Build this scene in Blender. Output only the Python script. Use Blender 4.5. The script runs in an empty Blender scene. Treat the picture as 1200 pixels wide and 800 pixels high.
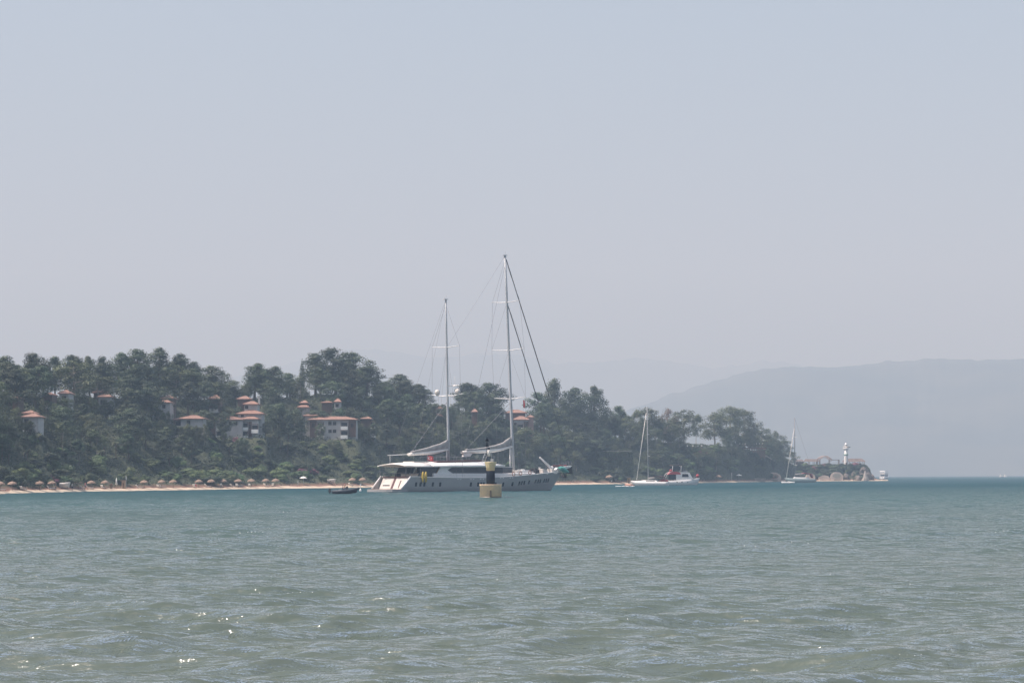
import bpy, bmesh, math, random
import numpy as np
from mathutils import Vector, Matrix, noise as mnoise
R = math.radians
rnd = random.Random(7)

# ---------------------------------------------------------------- camera, world, sun, exposure
scene = bpy.context.scene
COL = scene.collection
CAMH = 3.0
FPX = 3000.0            # focal length in pixels of a 1200 px wide frame
PITCH = math.atan(158.6 / FPX)
ROLL = -0.0045
cam_d = bpy.data.cameras.new('camera')
cam = bpy.data.objects.new('camera', cam_d)
COL.objects.link(cam)
cam_d.sensor_width = 36.0
cam_d.lens = FPX / 1200.0 * 36.0
cam_d.clip_start = 0.5
cam_d.clip_end = 60000.0
CAM_M = Matrix.Rotation(R(90) + PITCH, 4, 'X') @ Matrix.Rotation(ROLL, 4, 'Z')
CAM_M.translation = (0, 0, CAMH)
cam.matrix_world = CAM_M
scene.camera = cam

SUN_EL, SUN_AZ = R(60), R(-102)      # azimuth measured from +Y clockwise (negative = left)
world = bpy.data.worlds.new("World")
scene.world = world
world.use_nodes = True
wn = world.node_tree
bg = wn.nodes['Background']
sky = wn.nodes.new('ShaderNodeTexSky')
sky.sky_type = 'NISHITA'
sky.sun_disc = False
sky.sun_elevation = SUN_EL
sky.sun_rotation = SUN_AZ
sky.air_density = 1.0
sky.dust_density = 6.0
sky.ozone_density = 2.4
wn.links.new(sky.outputs[0], bg.inputs[0])
bg.inputs[1].default_value = 0.10
sun_d = bpy.data.lights.new('sun', 'SUN')
sun_d.energy = 3.2
sun_d.angle = R(0.6)
sun_d.color = (1.0, 0.965, 0.98)
sun = bpy.data.objects.new('sun', sun_d)
COL.objects.link(sun)
sdir = Vector((math.sin(SUN_AZ) * math.cos(SUN_EL), math.cos(SUN_AZ) * math.cos(SUN_EL), math.sin(SUN_EL)))
sun.rotation_euler = sdir.to_track_quat('Z', 'Y').to_euler()
scene.view_settings.view_transform = 'Standard'
scene.view_settings.look = 'None'
scene.view_settings.gamma = 1.0
scene.view_settings.exposure = 0.93
HAZE_DENSITY = 0.00024
HAZE_COLOR = (0.52, 0.74, 1.0)
HAZE_ANISO = 0.0

# ---------------------------------------------------------------- photo pixel (1200x800) -> world
def ray(px, py):
    return (CAM_M.to_3x3() @ Vector((px - 600.0, 400.0 - py, -FPX))).normalized()
def P(px, py, D):
    r = ray(px, py)
    return Vector((0, 0, CAMH)) + r * (D / r.y)
def G(px, py, z=0.0):
    r = ray(px, py)
    return Vector((0, 0, CAMH)) + r * ((z - CAMH) / r.z)
CAM_I = CAM_M.inverted()
def proj(p):
    q = CAM_I @ Vector(p)
    return 600 + FPX * q.x / -q.z, 400 - FPX * q.y / -q.z
def lerp_tab(tab, x):
    if x <= tab[0][0]: return tab[0][1]
    for (a, fa), (b, fb) in zip(tab, tab[1:]):
        if x <= b: return fa + (fb - fa) * (x - a) / (b - a)
    return tab[-1][1]
def sstep(a, b, x):
    t = min(1.0, max(0.0, (x - a) / (b - a)))
    return t * t * (3 - 2 * t)

# ---------------------------------------------------------------- materials
MATS = {}
def mat(name, color, rough=0.6, metal=0.0, var=0.0, vscale=1.0, color2=None, bump=0.0, bscale=None, spec=None, objvar=0.0, translucent=0.0):
    """procedural principled material: base colour broken up by noise, optional bump"""
    if name in MATS: return MATS[name]
    m = bpy.data.materials.new(name); m.use_nodes = True
    nt = m.node_tree; b = nt.nodes['Principled BSDF']
    b.inputs['Roughness'].default_value = rough
    b.inputs['Metallic'].default_value = metal
    if spec is not None: b.inputs['Specular IOR Level'].default_value = spec
    c2 = color2 or tuple(c * (1 - var) for c in color)
    tc = nt.nodes.new('ShaderNodeTexCoord')
    nz = nt.nodes.new('ShaderNodeTexNoise'); nz.inputs['Scale'].default_value = vscale
    nz.inputs['Detail'].default_value = 5; nz.inputs['Roughness'].default_value = 0.6
    nt.links.new(tc.outputs['Object'], nz.inputs['Vector'])
    rp = nt.nodes.new('ShaderNodeValToRGB')
    rp.color_ramp.elements[0].position = 0.35; rp.color_ramp.elements[1].position = 0.65
    rp.color_ramp.elements[0].color = (*c2, 1); rp.color_ramp.elements[1].color = (*color, 1)
    nt.links.new(nz.outputs['Fac'], rp.inputs['Fac'])
    out = rp.outputs['Color']
    if objvar:
        oi = nt.nodes.new('ShaderNodeObjectInfo')
        mp = nt.nodes.new('ShaderNodeMapRange'); mp.inputs[3].default_value = 1 - objvar; mp.inputs[4].default_value = 1 + objvar
        nt.links.new(oi.outputs['Random'], mp.inputs[0])
        hs = nt.nodes.new('ShaderNodeHueSaturation')
        nt.links.new(mp.outputs[0], hs.inputs['Value']); nt.links.new(out, hs.inputs['Color'])
        m2 = nt.nodes.new('ShaderNodeMath'); m2.operation = 'MULTIPLY_ADD'; m2.inputs[1].default_value = 7.31; m2.inputs[2].default_value = 0.13
        fr = nt.nodes.new('ShaderNodeMath'); fr.operation = 'FRACT'
        mr = nt.nodes.new('ShaderNodeMapRange'); mr.inputs[3].default_value = 0.5 - objvar * .10; mr.inputs[4].default_value = 0.5 + objvar * .06
        nt.links.new(oi.outputs['Random'], m2.inputs[0]); nt.links.new(m2.outputs[0], fr.inputs[0]); nt.links.new(fr.outputs[0], mr.inputs[0])
        nt.links.new(mr.outputs[0], hs.inputs['Hue'])
        out = hs.outputs['Color']
    nt.links.new(out, b.inputs['Base Color'])
    if bump:
        bp = nt.nodes.new('ShaderNodeBump'); bp.inputs['Strength'].default_value = bump
        n2 = nt.nodes.new('ShaderNodeTexNoise'); n2.inputs['Scale'].default_value = bscale or vscale * 4
        nt.links.new(tc.outputs['Object'], n2.inputs['Vector'])
        nt.links.new(n2.outputs['Fac'], bp.inputs['Height']); nt.links.new(bp.outputs[0], b.inputs['Normal'])
    if translucent:
        tr = nt.nodes.new('ShaderNodeBsdfTranslucent'); nt.links.new(out, tr.inputs['Color'])
        mx = nt.nodes.new('ShaderNodeMixShader'); mx.inputs[0].default_value = translucent
        nt.links.new(b.outputs[0], mx.inputs[1]); nt.links.new(tr.outputs[0], mx.inputs[2])
        nt.links.new(mx.outputs[0], nt.nodes['Material Output'].inputs['Surface'])
    MATS[name] = m
    return m

# ---------------------------------------------------------------- objects and tags
def tag(o, label=None, cat=None, group=None, kind=None):
    if label: o['label'] = label
    if cat: o['category'] = cat
    if group: o['group'] = group
    if kind: o['kind'] = kind
    return o
def empty(name, loc, rz=0.0, label=None, cat=None, group=None):
    o = bpy.data.objects.new(name, None); o.empty_display_size = 0.5
    COL.objects.link(o); o.location = loc; o.rotation_euler = (0, 0, rz)
    return tag(o, label, cat, group)
def copy_tree(o, parent=None):
    c = o.copy(); COL.objects.link(c); c.parent = parent
    for ch in [x for x in o.children]: copy_tree(ch, c)
    return c

class MB:
    """collects shapes into ONE mesh"""
    def __init__(s): s.v = []; s.f = []; s.m = []; s.smooth = []
    def add(s, vs, fs, mi=0, sm=False):
        o = len(s.v); s.v += [tuple(v) for v in vs]
        for f in fs: s.f.append(tuple(i + o for i in f)); s.m.append(mi); s.smooth.append(sm)
        return s
    def box(s, c, size, rz=0.0, mi=0, rot=None, taper=1.0):
        hx, hy, hz = size[0] / 2, size[1] / 2, size[2] / 2
        M = rot or Matrix.Rotation(rz, 3, 'Z')
        vs = []
        for sz in (-1, 1):
            k = taper if sz > 0 else 1
            for sx, sy in ((-1, -1), (1, -1), (1, 1), (-1, 1)):
                vs.append(M @ Vector((sx * hx * k, sy * hy * k, sz * hz)) + Vector(c))
        return s.add(vs, [(0, 3, 2, 1), (4, 5, 6, 7), (0, 1, 5, 4), (1, 2, 6, 5), (2, 3, 7, 6), (3, 0, 4, 7)], mi)
    def b(s, x0, x1, y0, y1, z0, z1, mi=0):
        return s.box(((x0 + x1) / 2, (y0 + y1) / 2, (z0 + z1) / 2), (abs(x1 - x0), abs(y1 - y0), abs(z1 - z0)), mi=mi)
    def tube(s, pts, rad, n=8, mi=0, cap=True):
        pts = [Vector(p) for p in pts]
        if not isinstance(rad, (list, tuple)): rad = [rad] * len(pts)
        vs = []; prev = None
        for i, p in enumerate(pts):
            t = (pts[min(i + 1, len(pts) - 1)] - pts[max(i - 1, 0)]).normalized()
            a = prev if prev is not None else (Vector((0, 0, 1)) if abs(t.z) < .9 else Vector((1, 0, 0)))
            u = (a - t * a.dot(t)).normalized(); w = t.cross(u); prev = u
            for k in range(n):
                an = 2 * math.pi * k / n
                vs.append(p + (u * math.cos(an) + w * math.sin(an)) * rad[i])
        fs = []
        for i in range(len(pts) - 1):
            for k in range(n):
                fs.append((i * n + k, i * n + (k + 1) % n, (i + 1) * n + (k + 1) % n, (i + 1) * n + k))
        s.add(vs, fs, mi, True)
        if cap:
            L = (len(pts) - 1) * n
            s.add(vs[:n], [tuple(reversed(range(n)))], mi); s.add(vs[L:], [tuple(range(n))], mi)
        return s
    def lathe(s, prof, c=(0, 0, 0), n=20, mi=0, sm=True, sx=1, sy=1):
        vs = []
        for r, z in prof:
            for k in range(n):
                a = 2 * math.pi * k / n
                vs.append((c[0] + r * sx * math.cos(a), c[1] + r * sy * math.sin(a), c[2] + z))
        fs = []
        for i in range(len(prof) - 1):
            for k in range(n):
                fs.append((i * n + k, i * n + (k + 1) % n, (i + 1) * n + (k + 1) % n, (i + 1) * n + k))
        s.add(vs, fs, mi, sm)
        s.add(vs[:n], [tuple(reversed(range(n)))], mi); s.add(vs[-n:], [tuple(range(n))], mi)
        return s
    def ball(s, c, r, n=12, mi=0):
        rx, ry, rz = r if isinstance(r, (tuple, list)) else (r, r, r)
        pr = []
        m = max(4, n // 2)
        for i in range(m + 1):
            a = -math.pi / 2 + math.pi * i / m
            pr.append((max(1e-4, math.cos(a)), math.sin(a) * rz))
        return s.lathe(pr, c, n, mi, True, rx, ry)
    def prism(s, poly, axis, a0, a1, mi=0):
        """extrude a 2-D polygon: axis 'y' -> poly in (x,z), 'x' -> (y,z), 'z' -> (x,y)"""
        def mk(p, a):
            if axis == 'y': return (p[0], a, p[1])
            if axis == 'x': return (a, p[0], p[1])
            return (p[0], p[1], a)
        n = len(poly)
        vs = [mk(p, a0) for p in poly] + [mk(p, a1) for p in poly]
        fs = [tuple(range(n)), tuple(range(2 * n - 1, n - 1, -1))]
        for i in range(n):
            j = (i + 1) % n
            fs.append((i, i + n, j + n, j))
        return s.add(vs, fs, mi)
    def loft(s, rings, mi=0, closed=True, sm=True, cap=True):
        n = len(rings[0]); vs = [p for r in rings for p in r]; fs = []
        for i in range(len(rings) - 1):
            for k in range(n if closed else n - 1):
                fs.append((i * n + k, i * n + (k + 1) % n, (i + 1) * n + (k + 1) % n, (i + 1) * n + k))
        s.add(vs, fs, mi, sm)
        if cap and closed:
            s.add(rings[0], [tuple(reversed(range(n)))], mi); s.add(rings[-1], [tuple(range(n))], mi)
        return s
    def build(s, name, mats, parent=None, loc=None, rz=None, fix=True):
        me = bpy.data.meshes.new(name)
        me.from_pydata(s.v, [], s.f)
        if not isinstance(mats, (list, tuple)): mats = [mats]
        for m in mats: me.materials.append(m)
        me.polygons.foreach_set('material_index', s.m)
        me.polygons.foreach_set('use_smooth', s.smooth)
        if fix:
            bm = bmesh.new(); bm.from_mesh(me)
            bmesh.ops.remove_doubles(bm, verts=bm.verts, dist=1e-4)
            bmesh.ops.recalc_face_normals(bm, faces=bm.faces)
            bm.to_mesh(me); bm.free()
        me.update()
        o = bpy.data.objects.new(name, me); COL.objects.link(o)
        if parent is not None: o.parent = parent
        if loc is not None: o.location = loc
        if rz is not None: o.rotation_euler = (0, 0, rz)
        return o
def np_mesh(name, verts, quads, mats, smooth=True, parent=None):
    me = bpy.data.meshes.new(name)
    me.vertices.add(len(verts)); me.vertices.foreach_set('co', verts.astype(np.float32).ravel())
    k = quads.shape[1]; n = len(quads)
    me.loops.add(n * k); me.loops.foreach_set('vertex_index', quads.astype(np.int32).ravel())
    me.polygons.add(n); me.polygons.foreach_set('loop_start', np.arange(0, n * k, k, dtype=np.int32))
    me.polygons.foreach_set('loop_total', np.full(n, k, dtype=np.int32))
    if smooth: me.polygons.foreach_set('use_smooth', np.ones(n, dtype=bool))
    if not isinstance(mats, (list, tuple)): mats = [mats]
    for m in mats: me.materials.append(m)
    me.update(calc_edges=True); me.validate()
    o = bpy.data.objects.new(name, me); COL.objects.link(o)
    if parent is not None: o.parent = parent
    return o
def grid_quads(nr, nc):
    i = np.arange(nr - 1)[:, None]; j = np.arange(nc - 1)[None, :]
    a = i * nc + j
    return np.stack([a, a + 1, a + nc + 1, a + nc], -1).reshape(-1, 4)

# ---------------------------------------------------------------- sea
def sea_material():
    m = bpy.data.materials.new('sea_water'); m.use_nodes = True
    nt = m.node_tree; b = nt.nodes['Principled BSDF']
    geo = nt.nodes.new('ShaderNodeNewGeometry')
    sep = nt.nodes.new('ShaderNodeSeparateXYZ'); nt.links.new(geo.outputs['Position'], sep.inputs[0])
    # silty shallow water near the shore, clearer teal water further out: large soft patches
    nz = nt.nodes.new('ShaderNodeTexNoise'); nz.inputs['Scale'].default_value = 0.012; nz.inputs['Detail'].default_value = 4
    mp = nt.nodes.new('ShaderNodeMapping'); mp.inputs['Scale'].default_value = (0.35, 1, 1)
    nt.links.new(geo.outputs['Position'], mp.inputs[0]); nt.links.new(mp.outputs[0], nz.inputs['Vector'])
    ma = nt.nodes.new('ShaderNodeMath'); ma.operation = 'MULTIPLY_ADD'; ma.inputs[1].default_value = 90.0
    nt.links.new(nz.outputs['Fac'], ma.inputs[0]); nt.links.new(sep.outputs['Y'], ma.inputs[2])
    mr = nt.nodes.new('ShaderNodeMapRange'); mr.inputs[1].default_value = 60; mr.inputs[2].default_value = 700
    nt.links.new(ma.outputs[0], mr.inputs[0])
    rp = nt.nodes.new('ShaderNodeValToRGB')
    el = rp.color_ramp.elements
    el[0].position = 0.0; el[0].color = (*SEA_NEAR, 1)
    el[1].position = 1.0; el[1].color = (*SEA_FAR, 1)
    e = el.new(0.18); e.color = (*SEA_MID, 1)
    e = el.new(0.45); e.color = (*SEA_TEAL, 1)
    nt.links.new(mr.outputs[0], rp.inputs['Fac'])
    nt.links.new(rp.outputs[0], b.inputs['Base Color'])
    b.inputs['Roughness'].default_value = SEA_ROUGH
    b.inputs['IOR'].default_value = 1.33
    # wind ripples finer than the mesh
    def ripple(scale, sx, strength, dist):
        mpp = nt.nodes.new('ShaderNodeMapping'); mpp.inputs['Scale'].default_value = (sx, 1, 1); mpp.inputs['Rotation'].default_value = (0, 0, R(8))
        nt.links.new(geo.outputs['Position'], mpp.inputs[0])
        n = nt.nodes.new('ShaderNodeTexNoise'); n.inputs['Scale'].default_value = scale; n.inputs['Detail'].default_value = 4; n.inputs['Roughness'].default_value = .62
        nt.links.new(mpp.outputs[0], n.inputs['Vector'])
        bp = nt.nodes.new('ShaderNodeBump'); bp.inputs['Strength'].default_value = strength; bp.inputs['Distance'].default_value = dist
        nt.links.new(n.outputs['Fac'], bp.inputs['Height'])
        return bp
    a = ripple(2.2, .6, 0.9, 0.16); c = ripple(0.35, .5, 1.0, SEA_B2)
    nt.links.new(a.outputs[0], c.inputs['Normal'])
    # chop finer than the mesh further out: facets tilted every way, in gusty patches
    def vec(op, x, y):
        n = nt.nodes.new('ShaderNodeVectorMath'); n.operation = op
        for i, q in enumerate((x, y)):
            if q is None: continue
            if isinstance(q, tuple): n.inputs[i].default_value = q
            else: nt.links.new(q, n.inputs[i])
        return n.outputs[0]
    tilt = None
    for sc_, sx_, k_ in ((3.1, .5, 1.0), (.55, .45, 1.0)):
        mpp = nt.nodes.new('ShaderNodeMapping'); mpp.inputs['Scale'].default_value = (sx_, 1, 1)
        nt.links.new(geo.outputs['Position'], mpp.inputs[0])
        n = nt.nodes.new('ShaderNodeTexNoise'); n.inputs['Scale'].default_value = sc_; n.inputs['Detail'].default_value = 3
        nt.links.new(mpp.outputs[0], n.inputs['Vector'])
        v = vec('MULTIPLY', vec('SUBTRACT', n.outputs['Color'], (.5, .5, .5)), (k_ * .7, k_, 0))
        tilt = v if tilt is None else vec('ADD', tilt, v)
    gn = nt.nodes.new('ShaderNodeTexNoise'); gn.inputs['Scale'].default_value = .03; gn.inputs['Detail'].default_value = 5; gn.inputs['Roughness'].default_value = .7
    mg = nt.nodes.new('ShaderNodeMapping'); mg.inputs['Scale'].default_value = (.4, 1.3, 1)
    nt.links.new(geo.outputs['Position'], mg.inputs[0]); nt.links.new(mg.outputs[0], gn.inputs['Vector'])
    m1 = nt.nodes.new('ShaderNodeMapRange'); m1.inputs[1].default_value = .3; m1.inputs[2].default_value = .7; m1.inputs[3].default_value = .45; m1.inputs[4].default_value = 1.5
    nt.links.new(gn.outputs['Fac'], m1.inputs[0])
    m2 = nt.nodes.new('ShaderNodeMapRange'); m2.inputs[1].default_value = 50; m2.inputs[2].default_value = 450; m2.inputs[3].default_value = SEA_T0; m2.inputs[4].default_value = SEA_T1
    nt.links.new(sep.outputs['Y'], m2.inputs[0])
    mm = nt.nodes.new('ShaderNodeMath'); mm.operation = 'MULTIPLY'
    nt.links.new(m1.outputs[0], mm.inputs[0]); nt.links.new(m2.outputs[0], mm.inputs[1])
    sc = nt.nodes.new('ShaderNodeVectorMath'); sc.operation = 'SCALE'
    nt.links.new(tilt, sc.inputs[0]); nt.links.new(mm.outputs[0], sc.inputs['Scale'])
    nn = nt.nodes.new('ShaderNodeVectorMath'); nn.operation = 'NORMALIZE'
    nt.links.new(vec('ADD', c.outputs[0], sc.outputs[0]), nn.inputs[0])
    nt.links.new(nn.outputs[0], b.inputs['Normal'])
    # rough sea: body colour below, sky reflection above; facets hide each other at grazing view
    nt.nodes.remove(b)
    df = nt.nodes.new('ShaderNodeBsdfDiffuse'); gl = nt.nodes.new('ShaderNodeBsdfGlossy'); fr = nt.nodes.new('ShaderNodeFresnel')
    gl.inputs['Roughness'].default_value = SEA_ROUGH; gl.inputs['Color'].default_value = (1, 1, 1, 1); fr.inputs['IOR'].default_value = 1.33
    nt.links.new(rp.outputs[0], df.inputs['Color'])
    for q in (gl, fr): nt.links.new(nn.outputs[0], q.inputs['Normal'])
    m3 = nt.nodes.new('ShaderNodeMapRange'); m3.inputs[1].default_value = 40; m3.inputs[2].default_value = 700; m3.inputs[3].default_value = SEA_R0; m3.inputs[4].default_value = SEA_R1
    nt.links.new(sep.outputs['Y'], m3.inputs[0])
    m4 = nt.nodes.new('ShaderNodeMath'); m4.operation = 'MULTIPLY'
    nt.links.new(fr.outputs[0], m4.inputs[0]); nt.links.new(m3.outputs[0], m4.inputs[1])
    mx = nt.nodes.new('ShaderNodeMixShader')
    nt.links.new(m4.outputs[0], mx.inputs[0]); nt.links.new(df.outputs[0], mx.inputs[1]); nt.links.new(gl.outputs[0], mx.inputs[2])
    nt.links.new(mx.outputs[0], nt.nodes['Material Output'].inputs['Surface'])
    return m
SEA_NEAR, SEA_MID, SEA_TEAL, SEA_FAR = (.086, .106, .088), (.062, .093, .085), (.038, .080, .080), (.018, .056, .068)
SEA_ROUGH, SEA_B2, SEA_T0, SEA_T1, SEA_R0, SEA_R1 = 0.07, 1.3, 0.16, 1.6, 1.0, 0.22
def build_sea():
    rows = list(np.arange(-30, 30, 6.0)); d = 30.0
    while d < 62: rows.append(d); d += 0.13
    while d < 700: rows.append(d); d += d * 0.0024
    while d < 19000: rows.append(d); d += d * 0.012
    rows = np.array(rows)
    t = list(np.arange(-0.27, 0.2701, 0.0016))
    k = 0.30
    while k < 3.5: t = [-k] + t + [k]; k *= 1.25
    t = np.array(t)
    D, T = np.meshgrid(rows, t, indexing='ij')
    X = T * np.maximum(D, 25); Y = D.copy()
    sp = np.maximum(0.13, np.maximum(D, 30) * 0.0024); sp = np.where(D > 700, D * 0.012, sp)
    sp = np.where(D < 30, 6, sp)
    sp = np.maximum(sp, np.where(np.abs(T) > .27, np.abs(T) * np.maximum(D, 25) * .25, 0))
    Z = np.zeros_like(X); DX = np.zeros_like(X); DY = np.zeros_like(X)
    rg = np.random.RandomState(3)
    N = 90
    for i in range(N):
        lam = 0.36 * (7.5 / 0.36) ** (i / (N - 1.0)) * rg.uniform(.95, 1.05)
        kk = 2 * math.pi / lam
        th = -math.pi / 2 + rg.normal(0.12, 0.62)
        amp = 0.0155 / kk * SEA_AMP * (1.0 if lam < 3.2 else (3.2 / lam) ** 0.8)
        ph = rg.uniform(0, 6.283)
        w = np.clip((lam / sp - 2.2) / 2.5, 0, 1)
        cx, cy = math.cos(th), math.sin(th)
        a = kk * (X * cx + Y * cy) + ph
        Z += w * amp * np.cos(a)
        DX -= w * amp * cx * np.sin(a) * 1.15; DY -= w * amp * cy * np.sin(a) * 1.15
    # gusts: patches of stronger and weaker chop
    g = 0.75 + 0.35 * np.sin(X * .05 + 1.3 * np.sin(Y * .031)) * np.sin(Y * .045 + np.sin(X * .037) * 1.7)
    Z *= g; X = X + DX * g; Y = Y + DY * g
    V = np.stack([X, Y, Z], -1).reshape(-1, 3)
    o = np_mesh('sea', V, grid_quads(len(rows), len(t)), sea_material())
    tag(o, kind='structure')
    # sun glints modelled as tiny white blobs on the high crests
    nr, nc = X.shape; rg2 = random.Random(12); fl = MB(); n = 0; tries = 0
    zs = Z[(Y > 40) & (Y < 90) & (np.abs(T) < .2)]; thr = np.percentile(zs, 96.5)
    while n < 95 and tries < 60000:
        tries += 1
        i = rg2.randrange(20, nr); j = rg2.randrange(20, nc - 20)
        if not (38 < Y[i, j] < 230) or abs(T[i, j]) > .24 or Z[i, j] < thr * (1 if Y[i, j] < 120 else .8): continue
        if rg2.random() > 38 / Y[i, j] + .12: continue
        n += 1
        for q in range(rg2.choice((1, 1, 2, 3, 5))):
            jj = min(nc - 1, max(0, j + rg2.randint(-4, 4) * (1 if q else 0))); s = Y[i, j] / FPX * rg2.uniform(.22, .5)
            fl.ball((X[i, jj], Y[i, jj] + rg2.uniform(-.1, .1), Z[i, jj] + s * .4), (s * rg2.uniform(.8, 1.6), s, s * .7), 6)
    tag(fl.build('glint_flecks', mat('glint_white', (.92, .92, .90), .5, var=.05)), 'tiny white flecks standing in for sun glints on wave crests', 'foam', kind='stuff')
SEA_AMP = 2.15
build_sea()
o = MB().add([(-60000, -600, -6), (60000, -600, -6), (60000, 24000, -6), (-60000, 24000, -6)], [(0, 1, 2, 3)]).build('seabed', mat('seabed_sand', (.3, .27, .2), .9, var=.2, vscale=.01))
tag(o, kind='structure')

# ---------------------------------------------------------------- far hills
def hills(name, prof, D0, D1, Dm, seed, m, px0, px1):
    px = np.arange(px0, px1 + 1, 4.0)
    nr = 26
    V = []
    for r in range(nr):
        s = r / (nr - 1.0)
        D = D0 + (D1 - D0) * s
        for x in px:
            top = P(x, lerp_tab(prof, x), Dm).z
            prof_s = min(1, s / .62) if s < .62 else 1 - (s - .62) / .38
            k = prof_s ** .8
            q = Vector((x * .012 * D0 / 8000, s * 4.0, seed))
            n = mnoise.fractal(q, 1.0, 2.1, 5) * .5
            z = top * (k + n * .22 * math.sin(min(1, prof_s) * math.pi)) - 8 * (1 - k)
            ridge = mnoise.fractal(Vector((x * .045, seed * 3.1, 2.0)), 1.0, 2.0, 6) * 12 * k * D0 / 8000
            p = P(x, 556, D); V.append((p.x, D, z + ridge))
    V = np.array(V)
    o = np_mesh(name, V, grid_quads(nr, len(px)), m)
    tag(o, kind='structure')
near_prof = [(560, 556), (640, 530), (700, 498), (740, 478), (780, 463), (815, 450), (850, 440), (880, 434), (930, 428.5), (960, 427), (985, 428), (1020, 422), (1050, 419), (1090, 417), (1130, 419), (1165, 417), (1200, 418), (1300, 425), (1500, 440)]
far_prof = [(100, 470), (250, 446), (300, 436), (335, 424), (370, 418), (400, 408), (440, 405), (480, 412), (520, 417), (560, 411), (600, 413), (650, 420), (700, 421), (745, 417), (790, 420), (830, 429), (865, 426), (895, 419), (930, 424), (980, 440), (1100, 470)]
hm = mat('hill_forest', (.020, .030, .026), .9, var=.45, vscale=.004, color2=(.055, .06, .045))
hills('hills', near_prof, 6800, 9800, 8650, 1.7, hm, 560, 1560)
hills('mountains', far_prof, 12500, 16000, 14700, 5.2, hm, 40, 1560)

# ---------------------------------------------------------------- headland
COAST = [(-320, 587), (-200, 583.2), (0, 578.3), (100, 575.8), (200, 574.2), (300, 572.6), (430, 571.0), (550, 569.2), (680, 567.4), (800, 566.0), (900, 564.4), (931, 563.58), (975, 563.38), (1030, 563.14), (1060, 563.0)]
RIDGE = [(-300, 23), (0, 24.5), (230, 26.5), (330, 29), (400, 31), (500, 29.5), (600, 25.5), (640, 22), (690, 18), (740, 18.0), (800, 17.0), (860, 16.6), (895, 14.3), (922, 10.5), (935, 7.9), (1000, 7.7), (1012, 7.2), (1020, 5), (1025, 1.0), (1041, .5), (1046, -2), (1060, -3)]
WIDTH = [(0, 112), (600, 112), (700, 80), (800, 52), (900, 38), (935, 10), (1030, 7)]
def coastD(px): return G(px, lerp_tab(COAST, px)).y
CD = {x: coastD(x) for x in range(-330, 1066)}
def cD(px):
    i = int(math.floor(px)); i = max(-330, min(1064, i)); t = px - i
    return CD[i] * (1 - t) + CD[i + 1] * t
PL, RW, TB = 'PL', 'RW', 'TB'
HOUSES = []
def H(label, d, blocks, base, dep=7.5): HOUSES.append((label, d, blocks, base, dep))
H('pale tower house with two stacked red roofs among the leftmost pines', 62, [
    (25, 47, 484.5, 489, 0, PL, [('win', 31, 494, .9, 1.1), ('balc', 28, 38, 503)]), (26, 40, 481, 484.5, 5, PL, [])], 508)
H('half hidden house under pines with a faint red roof at the far left', 92, [(14, 22, 463, 466.5, 0, TB, [])], 485)
H('low red roof seen between pines left of the tiled house with a flat gable', 96, [(50, 62, 460, 463, 0, TB, [('balc', 52, 60, 474)])], 484)
H('house with one small bright red roof showing under the skyline pines', 98, [(68, 82, 457, 461.5, 0, PL, [('win', 75, 467, 1, 1.1)])], 482)
H('house with two offset red roofs and a pale wall below the skyline gap', 92, [
    (114, 131, 461, 465.5, 0, PL, [('win', 120, 471, .8, 1), ('balc', 117, 129, 486)]), (108, 126, 456.5, 460.5, 6, TB, [])], 490)
H('small villa with stepped red roofs below the tallest left skyline pines', 84, [
    (184, 201, 468.5, 472, 0, PL, [('win', 192, 476, .8, .9)]), (188, 204, 463.5, 467, 6, TB, []), (178, 186, 481, 483.5, -2, PL, [])], 494)
H('long low red-brown roof over a white balconied wall partly behind bushes', 66, [
    (209, 241, 486.5, 491, 0, PL, [('win', 221, 495, .8, .9), ('balc', 204, 214, 509)]), (202, 224, 489, 492, 3, PL, [('balc', 205, 213, 499)])], 514)
H('shaded villa with a short red roof left of the big white villa', 84, [(243, 259, 463, 468, 0, TB, [('win', 248, 474, .9, 1.1), ('balc', 246, 256, 479)])], 494)
H('large white villa with a stepped tower roof and balconies above the beach', 62, [
    (250, 287, 488, 492, 0, PL, [('balc', 254, 263, 500.5), ('balc', 254, 263, 510.5), ('win', 269.8, 495.5, .8, .9), ('win', 276.3, 495.5, .8, .9)]),
    (281, 304, 487.6, 491.4, 2, PL, [('balc', 283, 291, 500.5), ('balc', 283, 291, 510.5), ('balc', 295, 303, 503), ('timber', 291.5, 295, 494, 512)]),
    (276, 310, 480.5, 485.2, 6, PL, [('win', 284, 487, .7, .5)]),
    (284.5, 303.5, 470, 474, 10, PL, [('win', 289, 477, .8, .8), ('chim', 302, 464)]),
    (277, 294, 464, 468, 16, TB, [])], 513)
H('grand white villa with timber side bays under the highest pines', 62, [
    (360, 420, 488, 492, 0, PL, [('balc', 372, 380, 500), ('balc', 372, 380, 510), ('balc', 399.5, 407.5, 499.5), ('balc', 399.5, 407.5, 509.8), ('win', 386.7, 496, .9, .9), ('win', 392, 496, .9, .9), ('win', 386.7, 505, .9, .9), ('win', 392, 505, .9, .9), ('timber', 363.5, 371, 493, 512), ('timber', 408.5, 417, 493, 512)]),
    (355, 382, 484, 487.4, 6, PL, []),
    (348, 362.5, 473.5, 477.5, 10, PL, [('win', 352, 482, .8, .8), ('balc', 346, 354, 487)]),
    (351, 361, 469, 472.5, 13, TB, [])], 514)
H('small house with a red roof and white balconies right of the grand villa', 64, [
    (422, 436, 488, 491, 0, TB, [('balc', 434, 440, 499.5), ('balc', 434, 440, 508.5)])], 512)
H('little square summerhouse with a red pyramid roof beneath tall pines', 84, [(391, 400, 467, 471.2, 0, PL, [('win', 395, 475, .9, .9)]), (376, 390, 470, 472, 3, TB, [])], 486, dep=4)
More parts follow.
